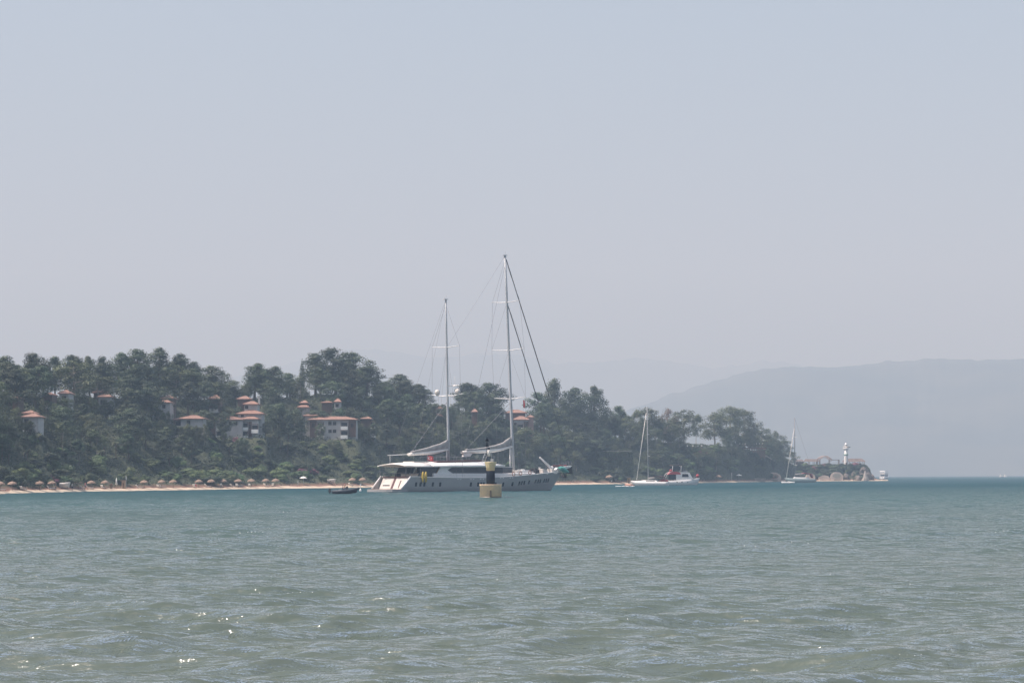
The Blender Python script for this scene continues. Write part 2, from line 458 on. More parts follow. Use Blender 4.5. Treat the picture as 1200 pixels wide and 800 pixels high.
H('rose walled villa half hidden behind the yacht main rigging', 78, [
    (509, 519, 484.5, 487.5, 0, TB, [('win', 513, 492, .9, .9)]), (510, 519, 476, 479, 5, PL, []), (552, 560, 479, 483, 6, TB, [])], 503)
H('wide red roofed villa on the crest right of the taller mast', 78, [
    (600, 621, 487.5, 492, 0, PL, [('balc', 606, 613, 501), ('win', 604, 497, .8, 1), ('timber', 614, 619, 494, 510)]),
    (590, 618, 480, 484, 6, TB, []), (617, 626, 486.5, 489, 4, RW, [])], 515)


CAPE_PADS = [(931, 976, 16, 546, 14), (976, 1012, 16, 546, 16)]

# level pads cut into the slope: (px0, px1, distance of the front, height, depth)
PADS = []
for (_l, d_, bl_, base_, dep_) in HOUSES:
    a_ = min(b[0] for b in bl_); c_ = max(b[1] for b in bl_); D_ = coastD((a_ + c_) / 2) + d_
    PADS.append((a_, c_, D_, P((a_ + c_) / 2, base_, D_).z, dep_ + 12))
for (a_, c_, dd_, py_, dep_) in CAPE_PADS:
    D_ = coastD((a_ + c_) / 2) + dd_
    PADS.append((a_, c_, D_, P((a_ + c_) / 2, py_, D_).z - .05, dep_))
def pad_z(px, D, z):
    for (a, c, Dh, zb, dep) in PADS:
        if px < a - 8 or px > c + 8 or D < Dh - 90 or D > Dh + dep + 12: continue
        w = min(sstep(a - 8, a - 1, px), 1 - sstep(c + 1, c + 8, px))
        if D < Dh - 1.5:
            cap = zb - .10 * (Dh - 1.5 - D); flo = zb - .75 * (Dh - 1.5 - D)
        elif D <= Dh + dep: cap = flo = zb
        else: cap = 99; flo = zb - .5 * (D - Dh - dep)
        t = max(min(z, cap), flo)
        z = z + (t - z) * w
    return z
def terr_z(px, d):
    return pad_z(px, cD(px) + d, terr_z0(px, d))
def terr_z0(px, d):
    H = lerp_tab(RIDGE, px); W = lerp_tab(WIDTH, px)
    if d < 0: return d * .12
    z = 0.6 * min(1, d / 8.0) ** .8
    s = (d - 9) / W
    if s > 0:
        k = sstep(0, 1, s) * .45 + min(1, s) * .55
        z += (H - .6) * k
        far = 1.9 * W + 40
        z -= (H + 3) * sstep(far * .75, far * 1.5, d)
        z += mnoise.fractal(Vector((px * .03, d * .05, 0)), 1, 2, 4) * min(1.2, d * .05) * min(1, max(0, H) / 6)
    if H < 1.01: z = min(z, H)
    return z
def on_ground(px, d, sink=0.0):
    D = cD(px) + d
    p = P(px, 556, D); p.z = terr_z(px, d) - sink
    return p
def march(px, py, dmin=9):
    """distance behind the coast where the slope is seen at this pixel"""
    d = dmin
    while d < 170:
        if proj(on_ground(px, d))[1] <= py: return d
        d += 1.0
    return lerp_tab(WIDTH, px) + 9
def build_terrain():
    px = np.arange(-320, 1056, 4.0)
    dd = np.concatenate([np.arange(-14, 12, 2.0), np.arange(12, 130, 4.0), np.arange(130, 420, 14.0)])
    V = []
    for d in dd:
        for x in px: p = on_ground(x, d); V.append((p.x, p.y, p.z))
    m = bpy.data.materials.new('headland_ground'); m.use_nodes = True
    nt = m.node_tree; b = nt.nodes['Principled BSDF']; b.inputs['Roughness'].default_value = .9
    geo = nt.nodes.new('ShaderNodeNewGeometry'); sep = nt.nodes.new('ShaderNodeSeparateXYZ')
    nt.links.new(geo.outputs['Position'], sep.inputs[0])
    nz = nt.nodes.new('ShaderNodeTexNoise'); nz.inputs['Scale'].default_value = .22; nz.inputs['Detail'].default_value = 6
    nt.links.new(geo.outputs['Position'], nz.inputs['Vector'])
    ma = nt.nodes.new('ShaderNodeMath'); ma.operation = 'MULTIPLY_ADD'; ma.inputs[1].default_value = 1.0
    nt.links.new(nz.outputs['Fac'], ma.inputs[0]); nt.links.new(sep.outputs['Z'], ma.inputs[2])
    mr = nt.nodes.new('ShaderNodeMapRange'); mr.inputs[1].default_value = 0.2; mr.inputs[2].default_value = 4.2
    nt.links.new(ma.outputs[0], mr.inputs[0])
    rp = nt.nodes.new('ShaderNodeValToRGB'); el = rp.color_ramp.elements
    el[0].position = 0.05; el[0].color = (.30, .24, .17, 1)
    el[1].position = 1.0; el[1].color = (.045, .055, .028, 1)
    for p_, c in ((.13, (.50, .42, .32, 1)), (.215, (.48, .39, .29, 1)), (.235, (.20, .10, .07, 1)), (.40, (.12, .085, .05, 1)), (.50, (.05, .06, .03, 1))):
        e = el.new(p_); e.color = c
    nt.links.new(mr.outputs[0], rp.inputs['Fac']); nt.links.new(rp.outputs[0], b.inputs['Base Color'])
    o = np_mesh('terrain', np.array(V), grid_quads(len(dd), len(px)), m)
    tag(o, kind='structure')
build_terrain()

# ---------------------------------------------------------------- foliage
M_PINE = mat('pine_needles', (.058, .098, .040), .7, var=.0, vscale=2.3, color2=(.020, .033, .019), objvar=.35)
M_BROAD = mat('broad_leaves', (.084, .114, .042), .65, vscale=2.5, color2=(.042, .060, .026), objvar=.25)
M_SHRUB = mat('shrub_leaves', (.115, .175, .065), .65, vscale=1.6, color2=(.055, .09, .036), objvar=.35)
M_DRY = mat('dry_leaves', (.19, .10, .065), .75, vscale=3, color2=(.09, .07, .04))
M_PINK = mat('bougainvillea_flowers', (.30, .07, .14), .65, vscale=.8, color2=(.09, .07, .06))
M_PALM = mat('palm_fronds', (.10, .12, .055), .6, vscale=2, color2=(.05, .065, .03))
M_BARK = mat('bark', (.13, .095, .07), .9, var=.5, vscale=6, bump=.5)
M_BARKP = mat('pale_bark', (.30, .26, .21), .9, var=.4, vscale=6, bump=.5)
M_UNDER = mat('undergrowth_leaves', (.045, .070, .028), .75, vscale=.35, color2=(.014, .025, .012))

def leaf_cloud(clumps, per, size, seed, flat=.75, up=.35):
    """many small leaf-tuft faces spread through the volume of the clumps"""
    rg = np.random.RandomState(seed); V = []
    for (x, y, z, r) in clumps:
        n = int(per * (r / .1) ** 1.5)
        u = rg.normal(size=(n, 3)); u /= np.linalg.norm(u, axis=1)[:, None]
        rad = r * (rg.uniform(.25, 1.0, n) ** .55) * (1 + .25 * np.sin(u[:, 0] * 7 + x * 60) * np.sin(u[:, 1] * 6 + u[:, 2] * 5 + z * 50))
        c = np.array([x, y, z]) + u * rad[:, None] * np.array([1, 1, flat])
        nrm = u * 1.0 + rg.normal(size=(n, 3)) * .27 + np.array([0, 0, up * .6]); nrm /= np.linalg.norm(nrm, axis=1)[:, None]
        t = np.cross(nrm, rg.normal(size=(n, 3))); t /= np.linalg.norm(t, axis=1)[:, None]
        w = np.cross(nrm, t); s = size * rg.uniform(.6, 1.35, n)[:, None]
        V.append(np.stack([c - t * s, c - w * s * .6, c + t * s, c + w * s * .6], 1))
    V = np.concatenate(V); n = len(V)
    return V.reshape(-1, 3), np.arange(4 * n).reshape(n, 4)
def proto_hide(o):
    """prototype meshes are only kept as data"""
    me = o.data; bpy.data.objects.remove(o); return me
def crown_pine(seed, conic=0.0, lean=0.0):
    rg = random.Random(seed); cl = []
    n = rg.randint(15, 20); h0 = rg.uniform(.28, .38)
    for i in range(n):
        t = (i + rg.random()) / n
        z = h0 + (.93 - h0) * t
        env = (1 - t) ** .8 * .30 + .03 if conic else .26 * math.sin(math.pi * min(1, .18 + t * .80)) ** .7
        a = i * 2.4 + rg.uniform(-.5, .5); rr = env * rg.uniform(.35, 1.12)
        cl.append((rr * math.cos(a) + lean * t * .12, rr * math.sin(a), z, rg.uniform(.085, .15) * (1.2 - .35 * t)))
    cl.append((lean * .12, 0, .93, .07)); cl.append((lean * .1 + .03, .02, .84, .10))
    for k in range(5): cl.append((rg.uniform(-.08, .08), rg.uniform(-.08, .08), h0 + .1 + k * .1, .11))
    return cl
def tree_meshes(name, cl, per, size, seed, mleaf, mbark, rt=.018, lean=0):
    v, f = leaf_cloud(cl, per, size, seed)
    crown = proto_hide(np_mesh('crown', v, f, mleaf, smooth=False))
    mb = MB(); rg = random.Random(seed)
    top = max(c[2] for c in cl)
    pts = [(0, 0, -.06), (rg.uniform(-.008, .008), 0, .15), (lean * .03 + rg.uniform(-.015, .015), .01, .4), (lean * .07, 0, .65), (lean * .11, 0, top * .97)]
    mb.tube(pts, [rt * 1.25, rt, rt * .8, rt * .5, rt * .12], 7)
    for c in cl:
        if rg.random() < .75:
            z0 = max(.2, c[2] - rg.uniform(.05, .13)); k = z0 / top
            mb.tube([(lean * .1 * k, 0, z0), (c[0] * .6 + lean * .04, c[1] * .6, (z0 + c[2]) / 2 - .01), (c[0], c[1], c[2])], [rt * .42, rt * .28, rt * .1], 5, cap=False)
    trunk = proto_hide(mb.build('trunk', mbark, fix=False))
    return crown, trunk
def crown_broad(seed, h0=.28, wide=.34):
    rg = random.Random(seed); cl = []
    for i in range(30):
        t = rg.random(); z = h0 + (.9 - h0) * t
        env = wide * math.sin(math.pi * (.12 + .80 * t)) ** .6
        a = rg.uniform(0, 6.28); rr = env * rg.uniform(.2, 1.05)
        cl.append((rr * math.cos(a), rr * math.sin(a), z, rg.uniform(.08, .15)))
    cl.append((0, 0, .92, .08))
    return cl
PROT = {}
PROT['pine'] = [tree_meshes('pine', crown_pine(s, 0, l), 200, .0128, s, M_PINE, M_BARK, .021, lean=l) for s, l in ((1, 0), (2, .6), (3, -.5), (4, .2), (5, -.8), (6, 0), (7, .4))]
PROT['conic'] = [tree_meshes('conic', crown_pine(s, 1), 180, .0128, s, M_PINE, M_BARK) for s in (11, 12)]
PROT['broad'] = [tree_meshes('broad', crown_broad(s), 160, .0128, s, M_BROAD, M_BARKP, .015) for s in (21, 22, 23)]
PROT['dry'] = [tree_meshes('dry', crown_broad(31, .3, .26), 70, .0125, 31, M_DRY, M_BARKP, .012)]
PROT['open'] = [tree_meshes('open', crown_broad(s, .36, .34)[:26], 120, .0145, s, M_BROAD, M_BARKP, .013) for s in (41, 42)]
cy = [(0, 0, .1 + .82 * i / 15, .075 * math.sin(math.pi * (.22 + .72 * i / 15))) for i in range(16)]
PROT['cypress'] = [tree_meshes('cypress', cy, 260, .012, 51, M_PINE, M_BARK, .012)]
def palm_meshes():
    mb = MB(); rg = random.Random(5)
    for i in range(26):
        a = i * 2.4; e = rg.uniform(-.35, 1.1); L = rg.uniform(.18, .25)
        pts = []
        for k in range(7):
            t = k / 6
            pts.append(Vector((math.cos(a) * L * t * math.cos(e * (1 - t * .6)), math.sin(a) * L * t * math.cos(e * (1 - t * .6)), .80 + L * (math.sin(e) * t - .75 * t * t))))
        sd = Vector((-math.sin(a), math.cos(a), 0))
        for k in range(6):
            w0 = .036 * math.sin(math.pi * (.15 + .8 * k / 6)); w1 = .036 * math.sin(math.pi * (.15 + .8 * (k + 1) / 6))
            for s in (-1, 1):
                mb.add([pts[k], pts[k + 1], pts[k + 1] + sd * s * w1 + Vector((0, 0, -.02)), pts[k] + sd * s * w0 + Vector((0, 0, -.02))], [(0, 1, 2, 3)])
    crown = proto_hide(mb.build('crown', M_PALM, fix=False))
    t = MB().tube([(0, 0, -.05), (.01, 0, .4), (0, 0, .8)], [.03, .022, .026], 8)
    return crown, proto_hide(t.build('trunk', M_BARK, fix=False))
PROT['palm'] = [palm_meshes()]
def crown_shrub(seed):
    rg = random.Random(seed); cl = []
    for i in range(17):
        a = rg.uniform(0, 6.28); rr = rg.uniform(0, .42); z = .15 + .55 * rg.random() * (1 - rr * .8)
        cl.append((rr * math.cos(a), rr * math.sin(a), z, rg.uniform(.12, .22)))
    return cl
SHRUB = []
for s in (61, 62, 63, 64, 65):
    v, f = leaf_cloud(crown_shrub(s), 110, .030, s, flat=.85)
    SHRUB.append((v, f))
def shrub_mesh(i, m):
    v, f = SHRUB[i]
    return proto_hide(np_mesh('foliage', v, f, m, smooth=False))
SH_GREEN = [shrub_mesh(i, M_SHRUB) for i in range(5)]
SH_DARK = [shrub_mesh(i, M_PINE) for i in range(5)]
SH_PINK = [shrub_mesh(i, M_PINK) for i in range(3)]
SH_DRY = [shrub_mesh(i, M_DRY) for i in range(2)]

KINDNAME = {'pine': 'pine_tree', 'conic': 'pine_tree', 'broad': 'broadleaf_tree', 'dry': 'broadleaf_tree', 'open': 'broadleaf_tree', 'cypress': 'cypress_tree', 'palm': 'palm_tree'}
def plant_tree(kind, p, h, wk, label, group=None, seed=None):
    """p = foot, h = height, wk = width factor"""
    rg = random.Random(seed if seed is not None else int(p.x * 13 + p.y * 7))
    cr, tr = rg.choice(PROT[kind])
    root = empty(KINDNAME[kind], p, rg.uniform(0, 6.28), label, 'tree', group)
    root.scale = (h * wk, h * wk, h)
    for nm, me in (('crown', cr), ('trunk', tr)):
        o = bpy.data.objects.new(nm, me); COL.objects.link(o); o.parent = root
    return root
def plant_shrub(px, d, w, h, meshes, label, group, name='shrub', cat='shrub'):
    rg = random.Random(int(px * 31 + d * 17))
    o = bpy.data.objects.new(name, rg.choice(meshes)); COL.objects.link(o)
    o.location = on_ground(px, d, .1); o.rotation_euler = (0, 0, rg.uniform(0, 6.28))
    o.scale = (w, w, h)
    return tag(o, label, cat, group)

# ---- houses first: rectangles (photo pixels) that nearer trees must leave open
OPEN = [  # px0, py0, px1, py1, distance behind coast of the house front
]
def keep_open(px0, py0, px1, py1, d): OPEN.append((px0, py0, px1, py1, d))

# ---------------------------------------------------------------- hillside houses
def tile_material():
    m = mat('roof_tiles', (.33, .195, .15), .85, vscale=1.4, color2=(.22, .13, .10))
    nt = m.node_tree; b = nt.nodes['Principled BSDF']
    tc = nt.nodes.new('ShaderNodeTexCoord'); w = nt.nodes.new('ShaderNodeTexWave'); w.inputs['Scale'].default_value = 2.2
    nt.links.new(tc.outputs['Object'], w.inputs['Vector'])
    bp = nt.nodes.new('ShaderNodeBump'); bp.inputs['Strength'].default_value = .6; bp.inputs['Distance'].default_value = .06
    nt.links.new(w.outputs['Fac'], bp.inputs['Height']); nt.links.new(bp.outputs[0], b.inputs['Normal'])
    return m
M_TILE = tile_material()
M_PLAST = mat('white_plaster', (.47, .47, .465), .85, var=.22, vscale=.6)
M_PINKW = mat('rose_plaster', (.42, .27, .24), .85, var=.15, vscale=.6)
M_TIMB = mat('dark_timber', (.13, .075, .055), .7, var=.4, vscale=3)
M_GLASS = mat('dark_glass', (.02, .025, .03), .12, var=.3, vscale=.5)
M_RAIL = mat('white_paint', (.80, .80, .78), .5, var=.06, vscale=1)
def hip_roof(w, dep, z0, rise, over=.7, th=.22):
    mb = MB(); W = w / 2; a = -over; b_ = dep + over
    e = min(W * .8, (b_ - a) / 2)
    vs = [(-W, a, z0), (W, a, z0), (W, b_, z0), (-W, b_, z0), (-W, a, z0 + th), (W, a, z0 + th), (W, b_, z0 + th), (-W, b_, z0 + th),
          (-W + e, (a + b_) / 2, z0 + rise), (W - e, (a + b_) / 2, z0 + rise)]
    mb.add(vs, [(0, 3, 2, 1), (0, 1, 5, 4), (1, 2, 6, 5), (2, 3, 7, 6), (3, 0, 4, 7), (4, 5, 9, 8), (6, 7, 8, 9), (5, 6, 9), (7, 4, 8)])
    # ridge caps
    mb.tube([(-W + e, (a + b_) / 2, z0 + rise), (W - e, (a + b_) / 2, z0 + rise)], .12, 6)
    for s, c in ((-1, (-W, a)), (1, (W, a))):
        mb.tube([(c[0], c[1], z0 + th), (s * (W - e), (a + b_) / 2, z0 + rise)], .10, 6)
    return mb
MW = {'PL': M_PLAST, 'RW': M_PINKW, 'TB': M_TIMB}
def house(label, d, blocks, base, dep=7.5, name='house'):
    """blocks: (px0, px1, ridge_y, eave_y, back_offset, wall material, features)"""
    x0 = min(b[0] for b in blocks); x1 = max(b[1] for b in blocks); cx = (x0 + x1) / 2
    D = cD(cx) + d
    O = P(cx, base, D); yaw = -math.atan2(O.x, O.y) * 0
    root = empty(name, O, yaw, label, 'house')
    for (a, b, ry, ey, back, wm, feats) in blocks:
        wm = MW[wm]
        DD = D + back
        pl = P(a, ey, DD); pr = P(b, ey, DD)
        w = pr.x - pl.x; mx = (pl.x + pr.x) / 2 - O.x
        ez = (pl.z + pr.z) / 2 - O.z; rise = P((a + b) / 2, ry, DD + dep / 2).z - (pl.z + pr.z) / 2
        over = min(.7, w * .1)
        rf = hip_roof(w, dep, ez, max(.5, rise), .7).build('roof', M_TILE, root); rf.location = (mx, back, 0)
        ww = w - 2 * over
        wl = MB().b(-ww / 2, ww / 2, 0, dep, -6.0, ez - .003).build('wall', wm, root); wl.location = (mx, back, 0)
        def lx(px): return P(px, ey, DD).x - O.x - mx
        def lz(py): return P((a + b) / 2, py, DD).z - O.z
        for f in feats:
            k = f[0]
            if k == 'win':      # px, py, w, h in metres
                _, px, py, fw, fh = f
                x = lx(px); z = lz(py)
                fr = MB()
                for (q0, q1, r0, r1) in ((x - fw / 2 - .1, x - fw / 2, z - fh / 2 - .1, z + fh / 2 + .1), (x + fw / 2, x + fw / 2 + .1, z - fh / 2 - .1, z + fh / 2 + .1), (x - fw / 2, x + fw / 2, z + fh / 2, z + fh / 2 + .1), (x - fw / 2, x + fw / 2, z - fh / 2 - .1, z - fh / 2), (x - .03, x + .03, z - fh / 2, z + fh / 2)):
                    fr.b(q0, q1, -.08, .03, r0, r1)
                fo = fr.build('window', M_TIMB, root); fo.location = (mx, back, 0)
                MB().b(x - fw / 2, x + fw / 2, -.03, .02, z - fh / 2, z + fh / 2).build('pane', M_GLASS, fo)
            elif k == 'balc':   # px0, px1, rail_top_y : dark timber recess with a white parapet
                _, q0, q1, py = f
                xa, xb = lx(q0), lx(q1); z = lz(py)
                bo = MB().b(xa, xb, -1.3, .05, z - 1.15, z - 1.0).b(xa, xb, -1.3, -1.18, z - 1.0, z).b(xa, xa + .1, -1.18, 0, z - 1.0, z).b(xb - .1, xb, -1.18, 0, z - 1.0, z).build('balcony', M_RAIL, root)
                bo.location = (mx, back, 0)
                MB().b(xa + .12, xb - .12, -.045, -.005, z - .95, z + 1.25).build('balcony_door', M_GLASS, bo)
                MB().b(xa, xa + .14, -1.3, -1.16, z + .003, z + 1.5).b(xb - .14, xb, -1.3, -1.16, z + .003, z + 1.5).b(xa, xb, -1.3, -1.16, z + 1.5, z + 1.65).build('balcony_post', M_TIMB, bo)
            elif k == 'timber':
                _, q0, q1, py0, py1 = f
                t = MB(); xa, xb = lx(q0), lx(q1); za, zb = lz(py1), lz(py0)
                t.b(xa, xb, -.35, -.01, za, zb)
                n = max(2, int((xb - xa) / .9))
                for i in range(n + 1):
                    x = xa + (xb - xa) * i / n; t.b(x - .06, x + .06, -.42, -.35, za, zb)
                to = t.build('timber_bay', M_TIMB, root); to.location = (mx, back, 0)
                nn = max(1, int((xb - xa) / 1.3))
                for i in range(nn):
                    x = xa + (xb - xa) * (i + .5) / nn
                    MB().b(x - .38, x + .38, -.39, -.353, zb - 2.0, zb - .8).build('pane', M_GLASS, to)
            elif k == 'chim':
                _, px, py = f
                x = lx(px); zt = lz(py)
                c = MB().b(x - .3, x + .3, dep * .5, dep * .5 + .6, ez + .3, zt).b(x - .38, x + .38, dep * .5 - .08, dep * .5 + .68, zt, zt + .12).build('chimney', M_PLAST, rf)
        keep_open(a - 1, ry - 1, b + 1, (min(base, ey + 22) - 2) if b - a > 34 or (a, b) in ((281, 304), (25, 47)) else ey + 5, d + back)
    return root
for h_ in HOUSES: house(h_[0], h_[1], h_[2], h_[3], h_[4])

# ---------------------------------------------------------------- trees
SKY_Y = [(-80, 420), (0, 418), (15, 416), (22, 428), (30, 415), (50, 413), (60, 419), (85, 415), (108, 416), (112, 420), (125, 416), (150, 411), (170, 408), (192, 406), (200, 416), (210, 413), (220, 420), (232, 425), (238, 436), (247, 428), (258, 434), (264, 446), (272, 446), (283, 448), (288, 432), (297, 425), (315, 428), (330, 436), (349, 436), (354, 425), (362, 420), (380, 412), (397, 407), (415, 410), (430, 424), (438, 432), (445, 448), (460, 444), (470, 438), (482, 440), (490, 450), (505, 452), (510, 468), (530, 468), (538, 452), (552, 447), (575, 448), (592, 455), (596, 485), (620, 480), (628, 465), (640, 452), (650, 442), (660, 454), (680, 452), (700, 450), (706, 460), (712, 478), (722, 476), (735, 480), (752, 476), (768, 480), (783, 478), (802, 478), (811, 490), (814, 521), (829, 521), (832, 492), (836, 480), (856, 476), (872, 478), (882, 492), (895, 500), (912, 503), (918, 512), (925, 527), (932, 545), (940, 549), (1060, 560)]
MAN = [  # px, top y, width px, ridge factor, kind, label
    (8, 416, 30, 1.0, 'pine', 'broad dark pine at the left edge of the skyline'),
    (40, 412, 34, 1.0, 'pine', 'second skyline pine from the left with sky showing through its crown'),
    (64, 416, 22, 1.1, 'pine', 'narrow pine just right of the gappy second skyline pine'),
    (86, 414, 26, 1.0, 'pine', 'round headed pine above the small bright red roof'),
    (105, 415, 22, 1.1, 'pine', 'pine crown above the house with two offset red roofs'),
    (122, 416, 22, 1.0, 'pine', 'slim trunked pine standing over the gap behind the offset roofs'),
    (143, 411, 32, 1.05, 'pine', 'bushy pine left of the highest left skyline group'),
    (166, 407, 34, 1.0, 'pine', 'tall pine forming the left half of the highest left skyline group'),
    (186, 405, 32, 1.05, 'pine', 'tallest flat topped pine of the left skyline group'),
    (210, 412, 32, 1.0, 'pine', 'leaning topped pine right of the flat topped skyline pine'),
    (226, 422, 28, 1.1, 'pine', 'rounded pine ending the left skyline group on its right side'),
    (248, 427, 34, 1.0, 'pine', 'open limbed pine with layered branches above the shaded villa'),
    (272, 444, 30, 1.1, 'broad', 'low rounded tree in the skyline dip above the big white villa'),
    (298, 424, 34, 1.0, 'pine', 'tall pine rising right of the skyline dip'),
    (318, 428, 28, 1.0, 'pine', 'pine between the tall dip pine and the cypress'),
    (336, 436, 26, 1.1, 'pine', 'lower pine just left of the pointed cypress'),
    (354, 417, 6, 1.1, 'cypress', 'pointed cypress tip standing above the middle skyline'),
    (370, 412, 34, 1.0, 'pine', 'left shoulder pine of the great middle clump'),
    (394, 406, 44, 1.0, 'pine', 'highest pine of the great middle clump'),
    (414, 411, 40, 1.1, 'pine', 'right hand pine of the great middle clump'),
    (430, 427, 34, 1.0, 'pine', 'pine sloping down from the great middle clump to the right'),
    (452, 446, 30, 1.1, 'pine', 'low pine above the yacht stern'),
    (469, 437, 32, 1.0, 'pine', 'pine with a raised crown left of the shorter mast'),
    (491, 449, 30, 1.0, 'pine', 'dark pine right beside the shorter mast'),
    (548, 447, 36, 1.0, 'pine', 'left pine of the pair seen between the two masts'),
    (574, 447, 38, 1.05, 'pine', 'right pine of the pair seen between the two masts'),
    (634, 458, 24, 1.0, 'pine', 'small pine just left of the cone topped pine'),
    (650, 441, 26, 1.0, 'conic', 'cone topped pine behind the yacht bow forestays'),
    (674, 452, 36, 1.0, 'pine', 'wide pine right of the cone topped pine'),
    (697, 450, 28, 1.0, 'pine', 'pine ending the high forest on the right with a jutting top'),
    (727, 474, 24, 1.0, 'pine', 'flat topped pine left of the small sailboat mast'),
    (746, 478, 22, 1.1, 'open', 'thin leafed tree just left of the small sailboat mast'),
    (762, 476, 26, 1.0, 'open', 'airy tree right of the small sailboat mast'),
    (783, 477, 22, 1.0, 'dry', 'reddish brown dry tree among green ones'),
    (802, 478, 32, 1.0, 'broad', 'olive green tree right of the reddish dry tree'),
    (816, 484, 12, 1.0, 'open', 'thin bare trunked tree at the edge of the open gap'),
    (838, 481, 38, 1.0, 'broad', 'left tree of the grove on the terrace right of the gap'),
    (856, 474, 40, 1.05, 'broad', 'tallest tree of the grove on the terrace right of the gap'),
    (873, 478, 32, 1.0, 'broad', 'right tree of the grove on the terrace right of the gap'),
    (893, 499, 26, 1.0, 'broad', 'smaller tree stepping down right of the terrace grove'),
    (909, 503, 20, .95, 'broad', 'tree above the boat-side slope with a split top'),
    (919, 514, 20, .9, 'broad', 'last but one tree of the slope down to the cape'),
    (928, 528, 14, .9, 'broad', 'last small tree beside the sailboat mast at the cape'),
]
NATW = {'pine': .62, 'conic': .58, 'broad': .70, 'dry': .56, 'open': .68, 'cypress': .15, 'palm': .6}
def tree_px(kind, px, ytop, wpx, d, label, group=None, seed=None, hmin=3.0):
    foot = on_ground(px, d, .2)
    top = P(px, ytop, foot.y)
    h = max(hmin, top.z - foot.z); w = wpx * foot.y / FPX
    return plant_tree(kind, foot, h, max(.55, min(2.0, w / (h * NATW[kind]))), label, group, seed)
for i, (px, ty, w, rf, kind, lab) in enumerate(MAN):
    d = 9 + lerp_tab(WIDTH, px) * rf
    tree_px(kind, px, ty, w * (1.36 if px < 700 else 1.15), d, lab, seed=i + 3)

def blocked(px, ytop, ybase, wpx, d):
    for (a, b, c, e, hd) in OPEN:
        if d < hd + 1 and px + wpx * .42 > a and px - wpx * .42 < c and ytop < e and ybase > b: return True
    return False
ZONES = [(95, 'left of the tower house gap'), (240, 'below the left skyline group'), (350, 'around the big white villa'), (445, 'around the grand villa with timber bays'), (600, 'behind the yacht and its masts'), (720, 'right of the yacht bow'), (1100, 'above the small boats near the cape')]
def zone(px):
    for a, t in ZONES:
        if px < a: return t
NT = 0
placed = []
def scatter(n, px0, px1, dlo, dhi, hlo, hhi, kinds, what, seed, gap=2.6, wk=(.95, 1.35)):
    global NT
    rg = random.Random(seed); c = 0; tries = 0
    while c < n and tries < n * 40:
        tries += 1
        px = rg.uniform(px0, px1); W = lerp_tab(WIDTH, px)
        d = 9 + W * rg.uniform(dlo, dhi)
        foot = on_ground(px, d, .2); h = rg.uniform(hlo, hhi); kind = rg.choice(kinds)
        sy = min(lerp_tab(SKY_Y, px - 5), lerp_tab(SKY_Y, px), lerp_tab(SKY_Y, px + 5)); sy = max(sy, lerp_tab(SKY_Y, px - 6), lerp_tab(SKY_Y, px + 6))
        y0 = proj(foot)[1]; y1 = proj(foot + Vector((0, 0, h)))[1]
        if y1 < sy + 3:
            h = P(px, sy + 3 + rg.uniform(0, 5), foot.y).z - foot.z; y1 = sy + 5
            if h < 3.2: continue
        wf = rg.uniform(*wk); wp = h * NATW[kind] * wf * FPX / foot.y
        if blocked(px, y1, y0 - h * .15 * FPX / foot.y, wp, d): continue
        if any(abs(px - q[0]) * foot.y / FPX < gap and abs(d - q[1]) < gap * 1.3 for q in placed): continue
        placed.append((px, d))
        nm = {'pine': 'pine', 'conic': 'pine', 'broad': 'leafy tree', 'open': 'light leafed tree', 'palm': 'pale fronded palm', 'dry': 'dry tree'}[kind]
        plant_tree(kind, foot, h, wf, 'green %s in the %s %s' % (nm, what, zone(px)) if kind != 'palm' else 'pale fronded palm on the slope ' + zone(px), '%s trees %s' % ({'pine': 'pine', 'conic': 'pine'}.get(kind, kind), zone(px)), seed=rg.randint(0, 9999))
        c += 1; NT += 1
scatter(95, -60, 715, .78, 1.25, 10, 15, ['pine'] * 6 + ['broad'], 'upper forest', 5, 3.2, (1.15, 1.6))
scatter(88, -60, 715, .38, .80, 8.5, 12.5, ['pine'] * 5 + ['broad', 'conic'], 'middle slope', 6, 3.6, (1.15, 1.6))
scatter(34, -50, 700, .28, .45, 6, 9, ['pine', 'pine', 'broad', 'open'], 'lower slope', 7, 3.0, (1.0, 1.4))
scatter(16, -20, 460, .26, .46, 4.5, 6, ['palm'], '', 8, 2.4, (1, 1.2))
scatter(30, 700, 797, .75, 1.3, 8, 14, ['open', 'broad', 'pine', 'broad'], 'grove', 9, 2.6, (.9, 1.2))
scatter(20, 846, 925, .75, 1.3, 7, 13, ['broad', 'pine', 'broad'], 'grove', 19, 2.6, (.9, 1.2))
scatter(40, 700, 930, .25, .85, 5, 8.5, ['broad', 'pine', 'broad'], 'lower slope', 10, 3.0, (1.1, 1.6))

